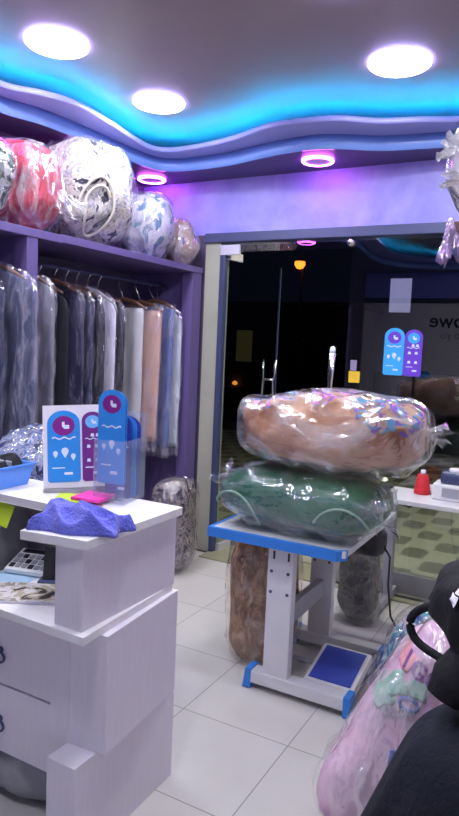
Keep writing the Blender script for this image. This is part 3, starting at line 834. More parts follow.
# the rolled end of the bedding: a spiral edge lying in its front
bm = BM(); P = []
bv = [WL[bo.name] + v.co for v in bo.data.vertices]
for k in range(80):
    a = k / 79 * 2 * PI * 1.45 + 0.6; r = 0.125 + 0.075 * k / 79
    y, z = 3.17 + r * 0.62 * math.cos(a), 2.44 + r * 1.0 * math.sin(a)
    q = max((p for p in bv if (p.y - y) ** 2 + (p.z - z) ** 2 < 0.0016), key=lambda p: p.x, default=None)
    if q is not None: P.append((q.x + 0.0, y, max(2.262, z)))
for it in range(3): P = [P[0]] + [tuple((P[i - 1][c] + P[i][c] * 2 + P[i + 1][c]) / 4 for c in range(3)) for i in range(1, len(P) - 1)] + [P[-1]]
tube(bm, P, 0.009, 8); obj('rolled_edge', bm, mat('cream_hem', (0.62, 0.58, 0.52), 0.8), t, True, label='pale spiral edge of the rolled blanket')
bag('bedding_bag', 'small bag of white and blue bedding right of the biggest bag', 'bag', (-2.91, 3.905, 2.4), (0.22, 0.165, 0.21), (0, 0, 0.2), B_wht, F2, (0.8, 0.8), 0.03, 5, 0.02, seed=4, rest=2.235, group=grp)
bag('bedding_bag', 'small bag of tan and purple bedding at the far end of the shelf', 'bag', (-2.89, 4.255, 2.36), (0.20, 0.125, 0.15), (0, 0, -0.05), B_tan, F2, (0.75, 0.75), 0.03, 6, 0.02, seed=5, rest=2.235, group=grp)

# ================================================================== COUNTER
ct = thing('reception_counter', 'white stacked block reception counter with drawers at the left', 'counter', (-1.7, 1.75, 0))
bm = BM(); prism(bm, [(-1.27, 1.478), (-1.27, 2.003), (-2.62, 2.003), (-2.62, 1.735), (-1.515, 1.735), (-1.508, 1.442)], 1.02, 1.05, None, 0.002); obj('countertop', bm, M['laminate_top'], ct)
bm = BM(); box(bm, -1.402, -1.29, 1.487, 1.995, 0.757, 1.02, 0.002); obj('riser_block', bm, M['laminate'], ct)
bm = BM(); box(bm, -2.6, -1.402, 1.94, 1.99, 0.757, 1.02, 0.002); obj('back_panel', bm, M['laminate'], ct)
bm = BM(); prism(bm, [(-1.262, 1.463), (-1.294, 1.99), (-2.62, 1.985), (-2.62, 1.50)], 0.73, 0.757, None, 0.002); obj('desk_board', bm, M['laminate_top'], ct)
bm = BM(); prism(bm, [(-1.243, 1.556), (-1.281, 2.01), (-1.415, 2.0), (-1.385, 1.545)], 0.337, 0.73, None, 0.002); obj('end_block', bm, M['laminate'], ct)
bm = BM(); box(bm, -1.392, -1.277, 1.455, 2.003, 0.0, 0.337, 0.002); obj('plinth_block', bm, M['laminate'], ct)
bm = BM(); box(bm, -1.467, -1.385, 1.545, 1.97, 0.20, 0.73, 0.002); obj('filler_panel', bm, M['laminate'], ct)
bm = BM(); box(bm, -2.12, -1.47, 1.575, 1.975, 0.19, 0.73, 0.002); obj('drawer_carcass', bm, M['laminate'], ct)
bm = BM(); box(bm, -2.6, -2.13, 1.9, 1.975, 0.0, 0.73); obj('knee_panel', bm, M['laminate'], ct)
bm = BM(); box(bm, -2.12, -1.37, 1.93, 1.97, 0.0, 0.19); obj('back_plinth', bm, M['laminate'], ct)
for z0, z1, hz in ((0.445, 0.722, 0.555), (0.195, 0.437, 0.305)):
    bm = BM(); box(bm, -2.115, -1.472, 1.552, 1.574, z0, z1, 0.002); dr = obj('drawer', bm, M['laminate'], ct)
    bm = BM(); hc = V((-1.705, 1.545, hz))
    tube(bm, [hc + V((0.026 * math.cos(2 * PI * k / 20), -0.004, 0.020 * math.sin(2 * PI * k / 20) - 0.01)) for k in range(21)], 0.0045, 8, False)
    lathe(bm, [(0, -0.004), (0.012, -0.004), (0.012, 0.004), (0, 0.008)], (0, 0, 0), 14, Matrix.Translation(hc + V((0, 0.004, 0.012))) @ Matrix.Rotation(PI / 2, 4, 'X'))
    obj('handle', bm, M['alu_dark'], dr, True)

# crumpled bag under the drawers
bm = blob(0.22, 0.15, 0.085, 0.8, 0.8, 48, 28, 0.03, 6, 0.02, 9, 11); place(bm, (0, 0, 0), (-1.72, 1.72, 0.09))
for v in bm.verts: v.co.z = max(0.003, min(v.co.z, 0.18))
o = obj('storage_bag', bm, mat('grey_bag_film', (0.34, 0.35, 0.38), 0.35, var=0.3, vscale=6), None, True)
meta(o, 'crumpled grey plastic bag on the floor below the counter drawers', 'bag')

# towel on the counter
def towel():
    bm = BM(); nx, ny = 60, 44; top = []; bot = []
    for j in range(ny + 1):
        rt = []; rb = []
        for i in range(nx + 1):
            u = i / nx; v = j / ny
            x = -1.505 + 0.275 * u + 0.012 * math.sin(7 * v + 1)
            y = 1.452 + 0.17 * v * (1 - 0.35 * u) + 0.085 * u + 0.010 * math.sin(9 * u)
            p = V((x, y, 0))
            edge = min(1, min(u, 1 - u, v, 1 - v) / 0.10)
            hump = 0.050 * math.exp(-((u - 0.30) / 0.17) ** 2 - ((v - 0.62) / 0.36) ** 2) + 0.040 * math.exp(-((u - 0.64) / 0.15) ** 2 - ((v - 0.6) / 0.45) ** 2) + 0.020 * math.exp(-((u - 0.10) / 0.10) ** 2 - ((v - 0.3) / 0.5) ** 2)
            fold = 0.030 * max(0, 1 - abs(math.sin(7.5 * u + 3.2 * v + 0.8 * math.sin(4 * v)))) ** 1.3 + 0.012 * max(0, 1 - abs(math.sin(5 * v - 6 * u)))
            z = 1.056 + max(0.004, (0.016 + hump + fold) * math.sin(edge * PI / 2) ** 0.55)
            rt.append(bm.verts.new((x, y, z))); rb.append(bm.verts.new((x, y, 1.0515)))
        top.append(rt); bot.append(rb)
    for j in range(ny):
        for i in range(nx):
            bm.faces.new((top[j][i], top[j][i + 1], top[j + 1][i + 1], top[j + 1][i]))
            bm.faces.new((bot[j][i], bot[j + 1][i], bot[j + 1][i + 1], bot[j][i + 1]))
    def side(a, b):
        for k in range(len(a) - 1): bm.faces.new((a[k], b[k], b[k + 1], a[k + 1]))
    side(top[0], bot[0]); side(top[-1][::-1], bot[-1][::-1])
    side([r[0] for r in top][::-1], [r[0] for r in bot][::-1]); side([r[-1] for r in top], [r[-1] for r in bot])
    return bm
o = obj('towel', towel(), M['towel'], None, True)
meta(o, 'crumpled violet blue towel lying on the corner of the white counter', 'towel')

# note pads
for nm, c, w, r, z, m, l in (('note_pad', (-1.645, 1.83), 0.062, 0.5, 1.0505, M['lime_pad'], 'lime green note pad lying on the counter under the pink one'),
                             ('note_pad', (-1.575, 1.865), 0.060, 0.15, 1.0625, M['pink_pad'], 'bright pink note pad lying on top of the green one')):
    bm = BM(); box(bm, -w, w, -w, w, 0, 0.011, 0.001, Matrix.Translation((c[0], c[1], z)) @ Matrix.Rotation(r, 4, 'Z'))
    meta(obj(nm, bm, m), l, 'note pad', 'note pads on the counter')

# printed counter board with two cards
bd = V((0.77, 0.637, 0)).normalized(); bn = V((bd.y, -bd.x, 0))
bo0 = V((-1.820, 1.858, 1.0635))
upb = (V((0, 0, 1)) - bn * 0.22 - bd * 0.05).normalized()
upb = (upb - bd * 0.0).normalized()
TB = frame_T(bo0, bd - upb * bd.dot(upb), upb)
sg = thing('counter_sign', 'white counter board showing one blue and one purple round topped card', 'sign', (bo0.x + 0.08, bo0.y + 0.07, 1.05))
bm = BM(); box(bm, 0, 0.235, 0.0, 0.325, -0.005, 0.0, 0, TB); obj('board', bm, M['paper'], sg)
bm = BM(); box(bm, 0.0, 0.20, -0.02, 0.035, -0.0, 0.012, 0.003, frame_T(bo0 + V((0, 0, -0.0125)), bd, -bn)); obj('base', bm, M['alu'], sg)
card(sg, TB @ Matrix.Translation((0.080, 0.022, 0.0004)), 0.126, 0.282, M['cyan_card'], M['magenta'], 'printed_card', 'pins', 0.0012)
card(sg, TB @ Matrix.Translation((0.192, 0.022, 0.0004)), 0.084, 0.275, M['plum_card'], M['print_sky'], 'printed_card', 'grid', 0.0012)

# clear leaflet holder with cards
hd = V((0.985, 0.17, 0)).normalized(); hn = V((hd.y, -hd.x, 0))
h0 = V((-1.568, 1.85, 1.0515))
TH = frame_T(h0, hd, (0, 0, 1))
W = 0.128; D = 0.17
hl = thing('leaflet_holder', 'clear acrylic leaflet holder standing on the counter in front of the sign', 'leaflet holder', (h0.x + 0.06, h0.y + 0.08, 1.0515))
bm = BM(); box(bm, 0, W, 0.004, 0.235, -0.003, 0, 0, TH); obj('front_panel', bm, M['acrylic'], hl)
bm = BM(); box(bm, 0, W, 0.004, 0.33, -D, -D + 0.003, 0, TH); obj('back_panel', bm, M['acrylic'], hl)
for x in (0.0, W - 0.003):
    bm = BM(); box(bm, x, x + 0.003, 0.004, 0.235, -D + 0.003, -0.003, 0, TH); obj('side_panel', bm, M['acrylic'], hl)
bm = BM(); box(bm, 0, W, 0, 0.004, -D, 0, 0, TH); obj('base', bm, M['acrylic'], hl)
for (z, y, h, m, dm, ic, l, dx) in ((-0.014, 0.075, 0.345, M['cyan_card'], M['magenta'], 'pins', 'tall blue leaflet at the front of the clear holder', 0),
                                (-0.022, 0.072, 0.345, M['cyan_card'], M['magenta'], 'pins', 'second blue leaflet right behind the tall front one', 0.004),
                                (-0.075, 0.008, 0.318, M['navy_card'], M['magenta'], 'grid', 'dark blue leaflet in the middle of the clear holder', 0),
                                (-0.110, 0.008, 0.310, M['cyan_card'], M['magenta'], 'pins', 'blue leaflet behind the dark one in the clear holder', 0),
                                (-0.145, 0.008, 0.305, M['navy_card'], M['magenta'], 'grid', 'dark blue leaflet at the back of the clear holder', 0)):
    T = TH @ Matrix.Translation((W / 2 + dx, y, z))
    t = thing('leaflet', l, 'leaflet', T @ V((0, 0, 0)), 'leaflets in the clear holder')
    card(t, T, 0.110, h, m, dm, 'card_face', ic)

# blue basket with dark things
bk = thing('basket', 'bright blue plastic basket on the counter at the left edge', 'basket', (-2.04, 1.86, 1.05))
def basket_ring(z, g): 
    return [(-2.04 + sx * (0.085 + g), 1.845 + sy * (0.085 + g), z) for sx, sy in ((-1, -1), (1, -1), (1, 1), (-1, 1))]
bm = BM(); L = [[bm.verts.new(p) for p in r] for r in (basket_ring(1.0515, -0.012), basket_ring(1.132, 0.006), basket_ring(1.134, 0.012), basket_ring(1.14, 0.012), basket_ring(1.14, 0.0), basket_ring(1.058, -0.016))]
for a, b in zip(L, L[1:]):
    for k in range(4): bm.faces.new((a[k], a[(k + 1) % 4], b[(k + 1) % 4], b[k]))
bm.faces.new(L[0][::-1]); bm.faces.new(L[-1])
obj('tub', bm, M['basket'], bk)
bm = blob(0.062, 0.062, 0.05, 0.8, 0.8, 40, 24, 0.02, 14, 0.012, 25, 4); place(bm, (0.1, -0.2, 0), (-2.035, 1.845, 1.112))
meta(obj('glove', bm, M['black_cloth'], None, True), 'bundle of black cloth stuffed in the blue basket', 'cloth')
bm = BM(); box(bm, -0.075, 0.07, -0.006, 0.006, -0.012, 0.012, 0.003, Matrix.Translation((-2.03, 1.80, 1.152)) @ Matrix.Rotation(0.12, 4, 'Y') @ Matrix.Rotation(0.5, 4, 'Z'))
meta(obj('lint_brush', bm, M['grey_enamel'], None, True), 'grey handle lying across the blue basket', 'brush')

# things on the desk
bm = BM(); nx = 24
mg = thing('magazine', 'open printed magazine lying at the front of the white desk', 'magazine', (-1.62, 1.62, 0.757))
TM = Matrix.Translation((-1.665, 1.60, 0.758)) @ Matrix.Rotation(0.50, 4, 'Z')
bm = BM(); box(bm, -0.15, 0.15, -0.085, 0.085, 0, 0.008, 0.001, TM); obj('pages', bm, M['paper'], mg)
bm = BM(); box(bm, -0.149, 0.149, -0.084, 0.084, 0.008, 0.0092, 0, TM)
obj('cover', bm, fabric_print('magazine_print', [(0, (0.05, 0.05, 0.05)), (0.42, (0.42, 0.36, 0.27)), (0.48, (0.62, 0.60, 0.62)), (0.56, (0.30, 0.26, 0.22)), (0.62, (0.7, 0.68, 0.7))], 9, 1.2, 0.4, 0.05, 10), mg)
bm = BM(); box(bm, -0.11, 0.11, -0.07, 0.07, 0, 0.0016, 0, Matrix.Translation((-1.83, 1.66, 0.7575)) @ Matrix.Rotation(0.2, 4, 'Z'))
meta(obj('paper_sheet', bm, mat('sky_paper', (0.45, 0.66, 0.85), 0.6)), 'pale blue sheet of paper beside the magazine on the desk', 'paper')
cal = thing('calculator', 'white desk calculator with dark keys at the back of the desk', 'calculator', (-1.80, 1.80, 0.757))
TC = Matrix.Translation((-1.785, 1.80, 0.7595)) @ Matrix.Rotation(0.25, 4, 'Z') @ Matrix.Rotation(0.3, 4, 'X')
TC = Matrix.Translation((0, 0, 0.022)) @ TC
bm = BM(); box(bm, -0.10, 0.10, -0.07, 0.07, 0, 0.02, 0.004, TC); obj('body', bm, M['white_plastic'], cal)
for i in range(7):
    for j in range(3):
        bm = BM(); box(bm, -0.09 + i * 0.026, -0.07 + i * 0.026, -0.055 + j * 0.03, -0.033 + j * 0.03, 0.02, 0.025, 0.002, TC)
        obj('key', bm, M['grey_enamel'] if (i + j) % 3 else M['ink'], cal)
bm = BM(); box(bm, -0.085, 0.085, 0.04, 0.062, 0.02, 0.022, 0, TC); obj('screen', bm, M['ink'], cal)
# black receipt handset standing behind
hs = thing('handset', 'black phone handset standing against the counter block', 'phone', (-1.69, 1.75, 0.757))
THS = Matrix.Translation((-1.665, 1.735, 0.7585)) @ Matrix.Rotation(0.5, 4, 'Z') @ Matrix.Rotation(-0.25, 4, 'X')
bm = BM(); box(bm, -0.024, 0.024, -0.012, 0.012, 0.006, 0.135, 0.009, THS); obj('body', bm, M['black'], hs, True)
bm = BM(); box(bm, -0.035, 0.035, -0.03, 0.03, 0, 0.014, 0.004, Matrix.Translation((-1.665, 1.735, 0.7575)) @ Matrix.Rotation(0.5, 4, 'Z')); obj('cradle', bm, M['alu_dark'], hs, True)
bm = BM(); tube(bm, [(-1.60, 1.72, 0.7625), (-1.50, 1.70, 0.7625)], [0.005, 0.004], 8); 
bm2 = None
meta(obj('pen', bm, M['ink'], None, True), 'dark pen lying above the magazine on the desk', 'pen')
cb = []
for k in range(40):
    t = k / 39
    cb.append((-1.88 + 0.40 * t, 1.905 + 0.02 * math.sin(9 * t), 0.763 + 0.03 * max(0, math.sin(6 * t))))
bm = BM(); tube(bm, cb, 0.003, 6); meta(obj('cable', bm, M['blue_rubber'], None, True), 'thin blue cable trailing across the back of the desk', 'cable')
# till with a lime note
till = thing('cash_register', 'dark grey till on the desk at the left edge with a lime note on it', 'cash register', (-2.02, 1.72, 0.757))
bm = BM(); prism(bm, [(1.62, 0.757), (1.86, 0.757), (1.86, 0.99), (1.80, 0.99), (1.62, 0.86)], -2.30, -1.90, Matrix(((0, 0, 1, 0), (1, 0, 0, 0), (0, 1, 0, 0), (0, 0, 0, 1))), 0.004); obj('housing', bm, mat('till_grey', (0.17, 0.165, 0.18), 0.5), till)
bm = BM(); box(bm, -0.16, 0.14, -0.09, 0.02, 0.0, 0.008, 0.002, Matrix.Translation((-2.1, 1.74, 0.952)) @ Matrix.Rotation(0.63, 4, 'X')); obj('keyboard', bm, mat('till_key_grey', (0.28, 0.27, 0.29), 0.5), till)
bm = BM(); box(bm, -0.065, 0.065, -0.001, 0.001, 0, 0.085, 0, Matrix.Translation((-1.935, 1.725, 0.935)) @ Matrix.Rotation(-0.35, 4, 'X') @ Matrix.Rotation(0.12, 4, 'Y'))
meta(obj('sticky_note', bm, M['lime_pad']), 'lime green paper note standing on the till at the left edge', 'note')

# pile of packed clothes behind the counter
P_blue = fabric_print('blue_laundry', [(0, (0.02, 0.03, 0.10)), (0.43, (0.22, 0.24, 0.36)), (0.5, (0.07, 0.12, 0.32)), (0.55, (0.42, 0.42, 0.52)), (0.60, (0.05, 0.08, 0.22))], 13, 0.8)
bag('laundry_bag', 'tall clear bag of blue and white laundry behind the counter at the left', 'bag', (-2.26, 2.275, 0.60), (0.225, 0.225, 0.595), (0, 0, 0.2), P_blue, F1, (0.7, 0.8), 0.06, 6, 0.04, seed=21, rest=0.0)
B_end = fabric_print('patterned_blanket', [(0, (0.03, 0.028, 0.04)), (0.42, (0.26, 0.22, 0.21)), (0.50, (0.10, 0.09, 0.13)), (0.57, (0.36, 0.31, 0.28)), (0.63, (0.05, 0.045, 0.08))], 5, 2.2)
bag('blanket_bag', 'clear bag of dark patterned blankets standing at the foot of the far rack', 'bag', (-2.55, 3.90, 0.30), (0.135, 0.17, 0.315), (0, 0, 0.2), B_end, film('end_bag_film', 0.0, (0.96, 0.95, 1), 8, 1.0, 0.12, 1.0, 0.10, white=(0.7, 0.65, 0.8)), (0.45, 0.6), 0.02, 5, seed=22, rest=0.0)

# ================================================================== SEWING TABLE WITH BAGS
st = thing('sewing_table', 'white industrial sewing table with blue edges in the middle of the room', 'table', (-1.18, 3.0, 0))
ZT = 0.775
bm = BM(); box(bm, -1.535, -0.865, 2.70, 3.56, ZT - 0.032, ZT, 0.003); obj('tabletop', bm, M['white_paint'], st)
bm = BM(); pts = [(-1.552, 2.68), (-0.90, 2.68), (-0.862, 2.72), (-0.862, 3.575), (-1.552, 3.575)]; inn = [(-1.535, 2.70), (-0.91, 2.70), (-0.865, 2.735), (-0.865, 3.56), (-1.535, 3.56)]
n = 5
L = [[bm.verts.new((p[0], p[1], z)) for p in Q] for Q, z in ((pts, ZT - 0.045), (pts, ZT + 0.001), (inn, ZT + 0.001), (inn, ZT - 0.045))]
for a in range(4):
    for k in (4, 0, 1): bm.faces.new((L[a][k], L[a][(k + 1) % n], L[(a + 1) % 4][(k + 1) % n], L[(a + 1) % 4][k]))
for k in (4, 2): bm.faces.new([L[a][k] for a in range(4)])
obj('edge_band', bm, M['blue_plastic'], st, label='bright blue edge band')
for y in (2.75, 3.32):
    bm = BM(); box(bm, -1.257, -1.128, y, y + 0.055, 0.085, ZT - 0.034, 0.006)
    lg = obj('leg', bm, M['white_paint'], st)
    for (x, z) in ((-1.235, 0.60), (-1.15, 0.60), (-1.235, 0.50), (-1.15, 0.50)):
        b2 = BM(); lathe(b2, [(0, 0.004), (0.008, 0.002), (0.008, -0.002), (0, -0.002)], (0, 0, 0), 12, Matrix.Translation((x, y - 0.001, z)) @ Matrix.Rotation(PI / 2, 4, 'X')); obj('bolt', b2, M['alu_dark'], lg, True)
    for x in (-1.225, -1.15):
        b2 = BM(); box(b2, x - 0.005, x + 0.005, y - 0.003, y + 0.002, 0.66, 0.70, 0.0015); obj('slot', b2, M['ink'], lg)
    bm = BM(); box(bm, -1.325, -0.835, y - 0.01, y + 0.065, 0.03, 0.09, 0.006); ft = obj('foot_bar', bm, M['white_paint'], st)
    for s, x in ((-1, -1.325), (1, -0.835)):
        b2 = BM(); prism(b2, [(x - 0.03 if s < 0 else x - 0.012, 0.003), (x + 0.012 if s < 0 else x + 0.03, 0.003), (x + 0.012 if s < 0 else x + 0.018, 0.098), (x - 0.018 if s < 0 else x - 0.012, 0.098)], y - 0.015, y + 0.07,
                         Matrix(((1, 0, 0, 0), (0, 0, 1, 0), (0, 1, 0, 0), (0, 0, 0, 1))), 0.003); obj('end_cap', b2, M['blue_plastic'], ft, label='blue plastic end cap')
    bm = BM(); box(bm, -1.50, -0.90, y, y + 0.05, ZT - 0.062, ZT - 0.034, 0.003); obj('bracket', bm, M['white_paint'], st)
bm = BM(); box(bm, -1.215, -1.175, 2.80, 3.325, 0.30, 0.40, 0.004); obj('cross_brace', bm, M['grey_enamel'], st)
# treadle
TT = Matrix.Translation((-0.955, 2.975, 0.115)) @ Matrix.Rotation(0.22, 4, 'X')
bm = BM(); box(bm, -0.125, 0.125, -0.15, 0.15, -0.048, 0.0, 0.010, TT); tr_ = obj('treadle', bm, M['white_paint'], st)
bm = BM(); box(bm, -0.104, 0.104, -0.128, 0.128, 0.0, 0.005, 0.002, TT); obj('treadle_pad', bm, M['blue_rubber'], tr_, label='dark blue rubber pad')
bm = BM(); tube(bm, [(-1.2, 3.0, 0.085), (-0.88, 3.0, 0.085)], 0.012, 10); tube(bm, [(-0.86, 2.775, 0.06), (-0.86, 3.345, 0.06)], 0.012, 10); obj('treadle_rod', bm, M['grey_enamel'], st, True)
bm = BM(); box(bm, -0.915, -0.84, 3.10, 3.33, 0.04, 0.06, 0.003); obj('pedal_bracket', bm, M['grey_enamel'], st)
# motor under the table top
bm = BM(); lathe(bm, [(0, -0.10), (0.06, -0.10), (0.085, -0.07), (0.085, 0.06), (0.06, 0.09), (0, 0.09)], (0, 0, 0), 24, Matrix.Translation((-0.98, 3.44, 0.63)) @ Matrix.Rotation(PI / 2, 4, 'Y')); obj('motor', bm, M['black'], st, True, label='black motor under the tabletop')
bm = BM(); tube(bm, [(-0.90, 3.44, 0.62), (-0.86, 3.46, 0.55), (-0.87, 3.5, 0.38), (-0.85, 3.52, 0.2), (-0.78, 3.6, 0.03), (-0.65, 3.7, 0.008)], 0.006, 8); obj('power_cord', bm, M['black'], st, True)
# thread stand behind the bags
ts = thing('thread_stand', 'slim chrome thread stand rising behind the orange bag', 'thread stand', (-1.255, 3.45, ZT))
bm = BM(); tube(bm, [(-1.255, 3.45, ZT), (-1.255, 3.45, 1.50), (-1.25, 3.45, 1.63)], [0.016, 0.016, 0.020], 12); obj('pole', bm, M['steel'], ts, True)
bm = BM(); lathe(bm, [(0, 0.03), (0.012, 0.026), (0.016, 0.01), (0.016, -0.01), (0, -0.01)], (-1.25, 3.45, 1.64), 16); obj('cap', bm, M['print_white'], ts, True)
bm = BM(); lathe(bm, [(0, 0.015), (0.05, 0.012), (0.06, 0.001), (0, 0.001)], (-1.255, 3.45, ZT), 24); obj('base', bm, M['black'], ts, True)

B_green = fabric_print('green_satin', [(0.25, (0.006, 0.06, 0.035)), (0.6, (0.02, 0.14, 0.075)), (0.8, (0.07, 0.24, 0.15))], 2.6, 0.5, 0.35, 0.35, 8, 'LINEAR', spec=0.6)
B_orange = fabric_print('orange_blanket', [(0.25, (0.20, 0.075, 0.035)), (0.42, (0.40, 0.18, 0.085)), (0.58, (0.52, 0.28, 0.17)), (0.75, (0.62, 0.46, 0.37))], 3.2, 0.9, 0.85, 0.8, 9, 'LINEAR')
F_green = film('green_bag_film', 0.015, (0.98, 1, 0.99), 6, 1.0, 0.09, 1.0, 0.16, white=(0.7, 0.7, 0.85), stretch=(0.5, 1, 1), rot=(0, 0.1, 0), gloss=0.07)
teal, vio, wht, pnk = (0.02, 0.25, 0.42), (0.18, 0.07, 0.42), (0.75, 0.75, 0.85), (0.5, 0.12, 0.4)
F_or = film('orange_bag_film', 0.035, (1, 1, 1), 4.6, 1.0, 0.18, 1.0, 0.42, stretch=(0.5, 1, 1), rot=(0, 0.3, 0.2), gloss=0.10, white=(0.86, 0.84, 0.90),
    prints=[(-0.27, -0.17, 0.145, 0.10, (teal, vio, teal, pnk)), (0.23, -0.19, 0.14, 0.12, (vio, teal, vio, teal)), (0.33, -0.16, 0.10, 0.09, (vio, vio, teal, vio)), (-0.02, -0.16, 0.16, 0.07, (pnk, vio, vio, pnk))])
gb, gbo, gfo = bag('bedding_bag', 'bag of rolled shiny green bedding on the sewing table under the orange bag', 'bag', (-1.155, 2.925, 0.93), (0.40, 0.238, 0.143), (0, 0, 0.0), B_green, F_green, (0.8, 0.55), 0.012, 3, 0.006, 5, seed=31, rest=ZT + 0.001,
    group='bags of bedding stacked on the sewing table', film_grow=0.014, ruffles=[((-0.385, 0.0, 0.02), (-1, -0.1, 0.05), 0.055, 0.12, 0.14), ((0.375, -0.06, 0.0), (1, -0.25, -0.1), 0.10, 0.11, 0.16)])
gv = [WL[gbo.name] + v.co for v in gbo.data.vertices]
# arc seams on the rolled ends
for s, (cx, a0, a1) in ((-1, (-1.44, 0.1, 2.7)), (1, (-0.90, 0.4, 2.6))):
    bm = BM(); P = []
    for k in range(30):
        a = a0 + (a1 - a0) * k / 29
        x = cx + 0.135 * math.cos(a); z = 0.80 + 0.16 * math.sin(a)
        # follow the face of the roll
        q = min((p for p in gv if (p.x - x) ** 2 + (p.z - z) ** 2 < 0.0012), key=lambda p: p.y, default=None)
        if q is not None: P.append((x, q.y, z))
    tube(bm, P, 0.006, 6); obj('piping', bm, mat('green_piping', (0.25, 0.42, 0.32), 0.5), gb, True)
bag('bedding_bag', 'large printed clear bag of orange brown blankets on top of the green bag', 'bag', (-1.035, 2.935, 1.26), (0.42, 0.24, 0.143), (0, 0, 0.06), B_orange, F_or, (0.62, 0.55), 0.026, 4, 0.026, 5, seed=32, rest=1.074,
    group='bags of bedding stacked on the sewing table', film_grow=0.020, film_crease=0.026, film_cf=5, body_scale=0.97, ruffles=[((0.425, -0.06, 0.03), (1, -0.12, -0.02), 0.09, 0.03, 0.075)])

# brown bag and plaid bag on the floor
B_brown = fabric_print('brown_fleece', [(0.2, (0.075, 0.032, 0.014)), (0.45, (0.20, 0.095, 0.045)), (0.6, (0.34, 0.19, 0.10)), (0.75, (0.42, 0.28, 0.17))], 9, 2.2, 0.9, 1.0, 16, 'LINEAR', (1.3, 1.3, 0.7))
bag('blanket_bag', 'tall bag of brown blankets standing on the floor behind the sewing table leg', 'bag', (-1.42, 3.08, 0.32), (0.175, 0.17, 0.315), (0, 0, 0.3), B_brown, film('brown_bag_film', 0.02, (1, 0.96, 0.92), 9, 1.0, 0.12, 1.0, 0.16), (0.45, 0.75), 0.012, 5, seed=33, rest=0.0,
    ruffles=[((0.0, -0.03, 0.33), (0.15, -0.1, 1), 0.06, 0.03, 0.07)])
B_plaid = fabric_print('dark_plaid', [(0.2, (0.05, 0.05, 0.045)), (0.45, (0.13, 0.125, 0.11)), (0.55, (0.08, 0.07, 0.08)), (0.7, (0.20, 0.18, 0.17))], 8, 1.0, 0.9, 0.5)
bag('blanket_bag', 'dark grey bundle standing on the floor behind the sewing table', 'bag', (-1.13, 3.83, 0.25), (0.112, 0.115, 0.26), (0, 0, 0.1), B_plaid, film('plaid_bag_film', 0.01, (0.9, 0.9, 0.9), 9, 1.0, 0.15, 1.0, 0.08), (0.5, 0.7), 0.015, 6, seed=34, rest=0.0)

# second sewing table along the glass
s2 = thing('work_table', 'narrow white work table against the glass at the right', 'table', (-0.5, 4.2, 0))
bm = BM(); box(bm, -1.09, 0.10, 3.99, 4.385, 0.722, 0.75, 0.004); obj('tabletop', bm, M['white_paint'], s2)
for x in (-1.06, 0.02):
    bm = BM(); box(bm, x - 0.03, x + 0.03, 4.20, 4.26, 0.07, 0.722, 0.004); obj('leg', bm, M['grey_enamel'], s2)
    bm = BM(); box(bm, x - 0.03, x + 0.03, 4.0, 4.385, 0.015, 0.07, 0.006); obj('foot_bar', bm, M['grey_enamel'], s2)
th = thing('thread_cone', 'red cone of thread standing on the work table by the glass', 'thread', (-0.89, 4.28, 0.75))
bm = BM(); lathe(bm, [(0, 0.0), (0.05, 0.0), (0.052, 0.01), (0.034, 0.125), (0.0, 0.127)], (-0.885, 4.27, 0.751), 28); obj('yarn', bm, M['red_thread'], th, True)
bm = BM(); lathe(bm, [(0, 0.125), (0.02, 0.125), (0.014, 0.155), (0, 0.155)], (-0.885, 4.27, 0.751), 20); obj('core', bm, M['paper'], th, True)
mc = thing('sewing_machine', 'white and grey machine on the work table at the right edge', 'sewing machine', (-0.66, 4.26, 0.75))
bm = BM(); box(bm, -0.80, -0.42, 4.15, 4.32, 0.751, 0.85, 0.012); obj('base', bm, M['white_plastic'], mc)
bm = BM(); box(bm, -0.76, -0.43, 4.17, 4.30, 0.85, 0.925, 0.02); obj('arm', bm, M['alu_dark'], mc)
bm = BM(); box(bm, -0.74, -0.62, 4.144, 4.152, 0.775, 0.83, 0.002); obj('plate', bm, M['grey_enamel'], mc)
bm = BM(); lathe(bm, [(0, 0.02), (0.035, 0.02), (0.04, 0.01), (0.04, -0.01), (0, -0.01)], (-0.68, 4.235, 0.925), 20); obj('bobbin_winder', bm, M['paper'], mc, True)
bm = BM(); lathe(bm, [(0, 0.0), (0.022, 0.0), (0.022, 0.06), (0, 0.06)], (-0.825, 4.30, 0.751), 16)
meta(obj('thread_spool', bm, M['white_plastic'], None, True), 'small white spool behind the red thread cone', 'thread')

# ================================================================== STICKERS ON THE GLASS
yg = YF - 0.0062
TS = frame_T((-1.172, yg, 1.497), (1, 0, 0), (0, 0, 1))
t = thing('window_sticker', 'bright blue round topped sticker on the right glass pane', 'sticker', (-1.172, yg, 1.497), 'round topped stickers on the glass'); card(t, TS, 0.135, 0.318, M['cyan_sticker'], M['violet_sticker'], 'sticker_face', 'pins', 0.0012)
TS = frame_T((-1.043, yg, 1.497), (1, 0, 0), (0, 0, 1))
t = thing('window_sticker', 'violet round topped sticker beside the bright blue one', 'sticker', (-1.043, yg, 1.497), 'round topped stickers on the glass'); card(t, TS, 0.118, 0.31, M['violet_sticker'], M['cyan_sticker'], 'sticker_face', 'grid', 0.0012)
bm = BM(); box(bm, -1.478, -1.398, yg - 0.002, yg - 0.0002, 1.428, 1.508); meta(obj('sticker', bm, M['yellow']), 'yellow square sticker low on the edge of the right glass pane', 'sticker')
bm = BM(); box(bm, -1.470, -1.425, yg - 0.0015, yg - 0.0002, 1.512, 1.585); meta(obj('sticker', bm, M['lilac_paper']), 'small pale sticker just above the yellow square', 'sticker')
bm = BM(); box(bm, -1.228, -1.085, YF + 0.0055, YF + 0.007, 1.92, 2.145); meta(obj('poster', bm, M['lilac_paper']), 'plain lilac sheet stuck on the glass above the blue sticker', 'sheet')

